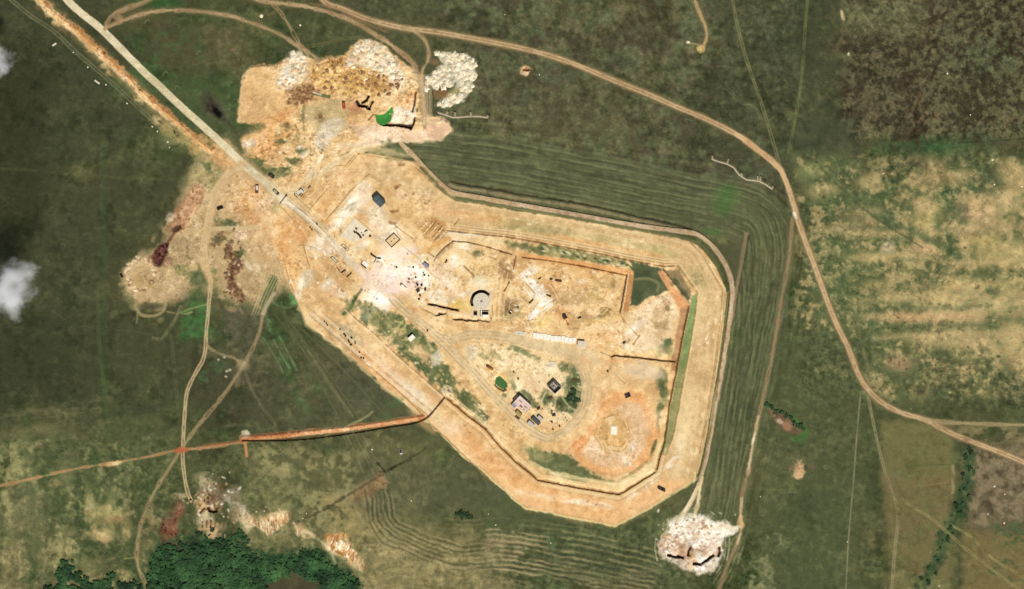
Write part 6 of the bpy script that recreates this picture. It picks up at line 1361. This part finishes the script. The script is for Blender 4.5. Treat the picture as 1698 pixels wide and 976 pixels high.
for x, y in east: heap(375+x/4.0, y/4.0, random.uniform(4.2, 6.6), 'c', 'white chalk heap in the crescent dump at the end of the dirt track', 'white chalk heaps in the crescent dump')
north = [(870,300),(900,290),(930,280),(960,290),(880,330),(910,320),(940,320),(860,350),(900,360),(840,385),(880,400),(800,400),(830,420),(800,440),(840,440),(960,350),(1000,330),(1040,315),(1000,370),(960,400),(1000,420),(940,430),(980,450),(960,480),(1000,490),(1040,480),(1080,430),(1110,450),(1140,430),(1100,500),(1130,540),(1110,580),(1150,480),(920,390),(1050,450),(1020,455),(1130,500),(1150,540)]
for x, y in north: heap(375+x/4.0, y/4.0, random.uniform(3.4, 6), random.choice('ccp'), 'pale chalk heap on the north lip of the quarry', 'pale chalk heaps on the north lip of the quarry')
west = [(440,350),(480,380),(500,400),(520,430),(450,460),(480,470),(420,490),(380,500),(350,540),(380,570),(420,560),(352,590),(400,530),(470,430),(510,460),(530,480),(440,520),(360,510)]
for x, y in west: heap(375+x/4.0, y/4.0, random.uniform(3.4, 5.6), random.choice('cpp'), 'whitish rubble heap on the west side of the quarry', 'whitish heaps on the west side of the quarry')
rq = random.Random(5)
def scatter(n, polyg, rmin, rmax, dmin):
    out_ = []; tries = 0
    xs = [p[0] for p in polyg]; ys = [p[1] for p in polyg]
    while len(out_) < n and tries < 30000:
        tries += 1; x = rq.uniform(min(xs), max(xs)); y = rq.uniform(min(ys), max(ys)); ins = False
        for (xa, ya), (xb, yb) in zip(polyg, polyg[1:]+polyg[:1]):
            if (ya > y) != (yb > y) and x < (xb-xa)*(y-ya)/(yb-ya)+xa: ins = not ins
        if ins and all((x-a)**2+(y-b)**2 > dmin*dmin for a, b, _ in out_): out_.append((x, y, rq.uniform(rmin, rmax)))
    return out_
for x, y, r in scatter(56, [(522,112),(552,98),(590,112),(640,122),(668,130),(664,150),(640,160),(600,158),(570,156),(540,148)], 2.8, 4.8, 5.6):
    heap(x, y, r, 'b' if (x > 595 and rq.random() < .5) or rq.random() < .15 else 'o', 'ochre soil heap in the middle of the quarry dump', 'ochre soil heaps in the quarry dump')
for x, y, r in scatter(20, [(478,148),(508,142),(528,150),(522,164),(492,174),(476,170)], 2.6, 4.2, 5):
    heap(x, y, r, 'b', 'brown soil heap at the west end of the quarry dump', 'brown soil heaps at the west end of the dump')
for x, y, r in scatter(13, [(1100,888),(1120,866),(1150,858),(1200,872),(1196,890),(1165,888),(1140,884),(1115,900)], 2.6, 5, 6):
    heap(x, y, r, random.choice('cccp'), 'white chalk heap at the southern chalk pit', 'white chalk heaps at the southern pit')
for x, y, r in scatter(14, [(345,372),(395,372),(398,430),(404,496),(376,490),(372,430)], 2.5, 4.6, 7):
    heap(x, y, r, 'b', 'brown soil heap east of the western track', 'brown soil heaps beside the western track')
# stones
def stone_mesh(seed):
    rg_ = random.Random(seed); bm = B_(); bmesh.ops.create_icosphere(bm, subdivisions=2, radius=1.)
    for v in bm.verts: v.co *= rg_.uniform(.8, 1.12); v.co.z *= .7
    me = bpy.data.meshes.new('boulder'); bm.to_mesh(me); bm.free(); me.materials.append(MCHALK); return me
SM = [stone_mesh(i) for i in range(4)]
def boulder(px, py, r, label, group):
    o = bpy.data.objects.new('boulder', random.choice(SM)); COL.objects.link(o); k = r*S*.8
    o.location = (wx(px), wy(py), hz(px, py)+k*.25); o.scale = (k, k*random.uniform(.7, 1.1), k*.8); o.rotation_euler = (0, 0, random.uniform(0, 6)); tagit(o, label, 'boulder', group)
boulder(433.5, 26, 4.2, 'large white boulder on grass inside the bend of the dirt road', None)
boulder(498, 41.5, 2.4, 'small white boulder on grass east of the large one', None)
for x, y, r in [(121.5,86.5,1.8),(145.6,111,1.9),(175.8,140,1.9),(210.6,171,1.9),(252.5,209.5,1.7),(261,217.5,2.),(278,235,2.2),(281,244,1.6)]:
    boulder(x, y, r, 'white stone on dark grass beside the orange bank', 'white stones beside the orange bank')
for x, y, w_, r0 in [(90,73.5,4,-35),(161,135.6,5,35)]:
    slab('fallen_slab', 'pale slab on dark grass near the north end of the orange bank' if x < 100 else 'pale slab on dark grass near the middle of the orange bank', 'slab', x, y, r0, w_, 1.5, .5, MC, .2)
for x, y, r in [(1407,88,1.8),(1571,121.5,2.2),(1609,190,1.7),(1646,264.5,2.6),(1465,287,2.2),(1649,305.5,2.2),(1694,308.5,2.4),(837,24,1.2),(894.5,123.5,1.3),(1649,806,2.4),(1666,819,1.8),(1638,852,2.),(1665,867,2.2),(1557,971,1.8),(1261,823,1.4),(1405,898,1.3),(425,848,1.8),(438,847,1.4),(617,745,2.),(682,830,1.6),(502,859,1.6),(508,851,1.5),(441,840,1.4),(810,852,1.5),(822,870,1.7),(860,620,1.1),(913.5,900,1.6)]:
    boulder(x, y, r, 'lone white boulder lying in open grassland', 'lone white boulders in the grassland')
# pond water
MWAT = mat('green_pond_water', (76,150,66), (52,122,48), .12, rough=.12, bump=.05, spec=.5)
MWAT2 = mat('weedy_pond_water', (66,112,46), (44,84,34), .4, rough=.5, bump=.2)
for Pn, m, lab in ((POND1, MWAT, 'vivid green pond at the foot of the quarry face'), (POND2, MWAT2, 'dark green weedy pond ringed by pale stones beside the haul road')):
    cx = sum(p[0] for p in Pn)/len(Pn); cy = sum(p[1] for p in Pn)/len(Pn)
    q = cat(Pn+[Pn[0]], 4)[:-1]
    bm = B_(); vs = [bm.verts.new((wx(cx+(x-cx)*1.1), wy(cy+(y-cy)*1.1), hz(cx, cy)+.45)) for x, y in q]; bm.faces.new(vs)
    o = link('pond_water', bm, m); o['kind'] = 'structure'; o['label'] = lab
for x, y in [(815,626),(816,630),(818,633),(820,635.5),(823,638),(827,640),(830,641.5),(817,623)]:
    boulder(x, y, 1.4, 'pale stone on the rim of the dark green weedy pond', 'pale stones on the pond rim')

# ------------------------------------------------------------------ foliage
def leafmat(name, c1, c2, world=False):
    m = mat(name, c1, c2, .9, rough=.7, bump=0, spec=.15); nt_ = m.node_tree; b = nt_.nodes['Principled BSDF']
    if world:
        nz_ = [n for n in nt_.nodes if n.type == 'TEX_NOISE'][0]; nz_.inputs['Scale'].default_value = .055; nz_.inputs['Detail'].default_value = 5
        g_ = nt_.nodes.new('ShaderNodeNewGeometry'); nt_.links.new(g_.outputs['Position'], nz_.inputs['Vector'])
    oi = nt_.nodes.new('ShaderNodeObjectInfo'); mr = nt_.nodes.new('ShaderNodeMapRange'); mr.inputs['To Min'].default_value = .6; mr.inputs['To Max'].default_value = 1.35
    nt_.links.new(oi.outputs['Random'], mr.inputs['Value']); vm = nt_.nodes.new('ShaderNodeVectorMath'); vm.operation = 'SCALE'
    src = b.inputs['Base Color'].links[0].from_socket
    nt_.links.new(src, vm.inputs[0]); nt_.links.new(mr.outputs['Result'], vm.inputs['Scale']); nt_.links.new(vm.outputs['Vector'], b.inputs['Base Color'])
    return m
LF1 = leafmat('dark_leaves', (64,100,54), (34,60,36), True); LF2 = leafmat('shrub_leaves', (66,92,52), (44,64,38))
BARK = mat('bark', (92,76,58), (60,48,38), 2.)
def crown_mesh(seed, m, n=300, ls=.34):
    rg_ = random.Random(seed); bm = B_()
    cl = [(rg_.gauss(0, .5), rg_.gauss(0, .5), rg_.uniform(.45, 1.2), rg_.uniform(.2, .45)) for _ in range(12)]
    for _ in range(n):
        cx, cy, cz, cr = rg_.choice(cl); v = Vector((rg_.gauss(0, 1), rg_.gauss(0, 1), rg_.gauss(0, .8))).normalized()*cr*rg_.uniform(.6, 1.05)
        p = Vector((cx, cy, cz))+v; nrm = (v.normalized()*.8+Vector((rg_.uniform(-.6, .6), rg_.uniform(-.6, .6), 1.1))).normalized()
        q = nrm.to_track_quat('Z', 'Y'); a = rg_.uniform(0, 6.28); s = ls*rg_.uniform(.35, .8)
        vs = [bm.verts.new(p+q @ Vector((s*math.cos(a+k*math.pi/2)*(1.3 if k % 2 else .75), s*math.sin(a+k*math.pi/2)*(1.3 if k % 2 else .75), 0))) for k in range(4)]
        bm.faces.new(vs)
    me = bpy.data.meshes.new('crown'); bm.to_mesh(me); bm.free(); me.materials.append(m); return me
def trunk_mesh():
    bm = B_(); cyl(bm, 0, 0, -.3, .9, .085, 8, .05)
    for k in range(4):
        a = k*1.57+.4; p0 = Vector((0, 0, .45+.08*k)); p1 = Vector((.38*math.cos(a), .38*math.sin(a), .85+.05*k)); d_ = (p1-p0).normalized(); q = d_.to_track_quat('Z', 'Y')
        u = [bm.verts.new(p0+q @ Vector((.035*math.cos(i*2.1), .035*math.sin(i*2.1), 0))) for i in range(3)]; w_ = [bm.verts.new(p1+q @ Vector((.015*math.cos(i*2.1), .015*math.sin(i*2.1), 0))) for i in range(3)]
        for i in range(3): bm.faces.new((u[i], u[(i+1) % 3], w_[(i+1) % 3], w_[i]))
    me = bpy.data.meshes.new('trunk'); bm.to_mesh(me); bm.free(); me.materials.append(BARK); return me
CR1 = [crown_mesh(i, LF1) for i in range(7)]; CR2 = [crown_mesh(50+i, LF2, 200) for i in range(4)]; TM = trunk_mesh()
def tree(px, py, r, kind, label, group):
    nm = 'tree' if kind == 1 else 'bush'
    o = bpy.data.objects.new(nm, None); COL.objects.link(o); o.location = (wx(px), wy(py), hz(px, py)); o.rotation_euler = (0, 0, random.uniform(0, 6.28)); k = r*S
    o.scale = (k, k*random.uniform(.85, 1.1), k*(random.uniform(.4, .65) if kind == 1 else .75)); tagit(o, label, nm, group)
    c = bpy.data.objects.new('crown', random.choice(CR1 if kind == 1 else CR2)); c.parent = o; COL.objects.link(c)
    t_ = bpy.data.objects.new('trunk', TM); t_.parent = o; COL.objects.link(t_)
GROVE = [(246,990),(250,925),(262,906),(280,898),(300,896),(322,890),(336,897),(348,892),(362,888),(378,892),(392,900),(410,905),(430,918),(448,926),(462,924),(480,916),(505,910),(525,910),(540,920),(556,932),(575,946),(590,960),(604,990)]
GROVE = [(x, y+(7 if y < 960 else 0)) for x, y in GROVE]
GROVE_CLEAR = [(455,968),(470,950),(490,944),(505,960),(520,962),(540,972),(548,990),(430,990)]
def inside(x, y, pg):
    ins = False
    for (xa, ya), (xb, yb) in zip(pg, pg[1:]+pg[:1]):
        if (ya > y) != (yb > y) and x < (xb-xa)*(y-ya)/(yb-ya)+xa: ins = not ins
    return ins
gr = [p for p in scatter(300, GROVE, 4.2, 9.0, 7.4) if not inside(p[0], p[1], GROVE_CLEAR)]
for x, y, r in gr[:250]: tree(x, y, r*(1 if inside(x, y-10, GROVE) else .62), 1, 'dark green tree in the dense grove along the bottom edge', 'trees in the dense grove')
for x, y, r in scatter(30, [(70,990),(100,940),(108,925),(118,940),(126,958),(150,962),(180,955),(205,958),(228,955),(238,985)], 5.5, 8, 8):
    tree(x, y, r, 1, 'dark green tree in the thin belt west of the track at the bottom edge', 'trees in the belt west of the track')
for x, y, r in [(398,886,6),(390,891,5),(404,893,5),(330,884,4),(352,878,3.5)]: tree(x, y, r, 1, 'dark tree on the slope between the grove and the bare scarp', 'trees between the grove and the scarp')
for x, y, r in [(763,853,5),(769,856,4.5),(776,854,4.5),(782,858,4)]: tree(x, y, r, 2, 'dark bush in the small clump on the southern field', 'bushes on the southern field')
gully = cat([(1606,742),(1608,770),(1603,800),(1596,825),(1588,850),(1574,880),(1562,905),(1550,935),(1532,970)], 6)
for i, p in enumerate(gully):
    for _ in range(1 if i % 3 else 0):
        tree(p[0]+random.uniform(-9, 9), p[1]+random.uniform(-4, 4), random.uniform(1.6, 4.), 2, 'green bush in the gully running down the south-east', 'bushes in the south-east gully')
for x, y, r in [(1272,670,4),(1279,675,4),(1287,682,3.6),(1312,695,4),(1318,700,4.6),(1325,706,4.6),(1331,712,4.2),(1297,684,3.4),(1303,690,3.2)]: tree(x, y, r, 2, 'dark bush along the brown hollow east of the field track', 'bushes along the brown hollow')
for x, y, r in [(949,656,6),(955,662,5),(944,664,4.5),(951,650,4.5)]: tree(x, y, r, 2, 'dark bush on the grass east of the roofless shell', 'bushes east of the roofless shell')

for k in range(34):
    i = random.randrange(4, len(GROVE)-3); a, b = GROVE[i], GROVE[i+1]; u = random.random()
    tree(a[0]+(b[0]-a[0])*u+random.gauss(0, 5), a[1]+(b[1]-a[1])*u-abs(random.gauss(0, 7)), random.uniform(1.6, 3.4), 1, 'small scattered tree on the ragged upper edge of the bottom grove', 'small trees on the edge of the grove')
# ------------------------------------------------------------------ clouds
def cloud(label, px, py, rx, ry, zc, dens, seed, rot=0.):
    k = 1-zc/2600.; X0 = wx(849+(px-849)*k); Y0 = wy(488+(py-488)*k)
    bm = B_(); bmesh.ops.create_icosphere(bm, subdivisions=4, radius=1.)
    m = bpy.data.materials.new('cloud_vapour'); m.use_nodes = True; nt_ = m.node_tree; nt_.nodes.remove(nt_.nodes['Principled BSDF'])
    out_ = nt_.nodes['Material Output']; vs = nt_.nodes.new('ShaderNodeVolumeScatter'); vs.inputs['Color'].default_value = (.99, .99, .99, 1); vs.inputs['Anisotropy'].default_value = -.45
    tc = nt_.nodes.new('ShaderNodeTexCoord'); ln = nt_.nodes.new('ShaderNodeVectorMath'); ln.operation = 'LENGTH'; nt_.links.new(tc.outputs['Object'], ln.inputs[0])
    nz = nt_.nodes.new('ShaderNodeTexNoise'); nz.inputs['Scale'].default_value = 1.7; nz.inputs['Detail'].default_value = 7; nz.inputs['Roughness'].default_value = .62
    of = nt_.nodes.new('ShaderNodeVectorMath'); of.operation = 'ADD'; of.inputs[1].default_value = (seed*3.1, seed*1.7, seed); nt_.links.new(tc.outputs['Object'], of.inputs[0]); nt_.links.new(of.outputs['Vector'], nz.inputs['Vector'])
    a = nt_.nodes.new('ShaderNodeMath'); a.operation = 'MULTIPLY_ADD'; a.inputs[1].default_value = 3.2; a.inputs[2].default_value = -.95
    nt_.links.new(nz.outputs['Fac'], a.inputs[0])
    s = nt_.nodes.new('ShaderNodeMath'); s.operation = 'SUBTRACT'; nt_.links.new(a.outputs[0], s.inputs[0]); nt_.links.new(ln.outputs['Value'], s.inputs[1])
    c = nt_.nodes.new('ShaderNodeMath'); c.operation = 'MAXIMUM'; c.inputs[1].default_value = 0; nt_.links.new(s.outputs[0], c.inputs[0])
    d_ = nt_.nodes.new('ShaderNodeMath'); d_.operation = 'MULTIPLY'; d_.inputs[1].default_value = dens; nt_.links.new(c.outputs[0], d_.inputs[0]); nt_.links.new(d_.outputs[0], vs.inputs['Density'])
    nt_.links.new(vs.outputs['Volume'], out_.inputs['Volume'])
    me = bpy.data.meshes.new('cloud'); bm.to_mesh(me); bm.free(); me.materials.append(m); o = bpy.data.objects.new('cloud', me); COL.objects.link(o)
    o.location = (X0, Y0, zc); o.scale = (rx*S, ry*S, min(rx, ry)*S*.8); o.rotation_euler = (0, 0, -math.radians(rot)); tagit(o, label, 'cloud')
cloud('small low white cloud with torn edges over the dark grass at the left edge', 14, 480, 58, 66, 55, .11, 1.3, 60)
cloud('thin white wisp of cloud at the upper left edge', -4, 104, 36, 40, 55, .1, 2.7, 20)
bpy.context.scene.cycles.volume_bounces = 10
# ------------------------------------------------------------------ light, sky, camera
sc = bpy.context.scene
AZ, EL = math.radians(163), math.radians(56)
w = bpy.data.worlds.new('World'); sc.world = w; w.use_nodes = True
nt = w.node_tree; bg = nt.nodes['Background']
sky = nt.nodes.new('ShaderNodeTexSky'); sky.sky_type = 'NISHITA'; sky.sun_disc = False
sky.sun_elevation = EL; sky.sun_rotation = AZ
nt.links.new(sky.outputs['Color'], bg.inputs['Color']); bg.inputs['Strength'].default_value = .055
d = Vector((math.sin(AZ)*math.cos(EL), math.cos(AZ)*math.cos(EL), math.sin(EL)))
sl_ = bpy.data.lights.new('sun', 'SUN'); sl_.energy = 3.72; sl_.angle = math.radians(.53); sl_.color = (1, .955, .89)
so = bpy.data.objects.new('sun', sl_); COL.objects.link(so); so.rotation_euler = (-d).to_track_quat('-Z', 'Y').to_euler(); so.location = d*600
cd = bpy.data.cameras.new('camera'); co = bpy.data.objects.new('camera', cd); COL.objects.link(co)
H = 2600.
co.location = (0, 0, H); co.rotation_euler = (0, 0, 0)
cd.sensor_width = 36; cd.lens = 36*H/(1698*S); cd.clip_start = 10; cd.clip_end = 12000
sc.camera = co
sc.view_settings.view_transform = 'Standard'; sc.view_settings.look = 'None'; sc.view_settings.exposure = 0; sc.view_settings.gamma = 1
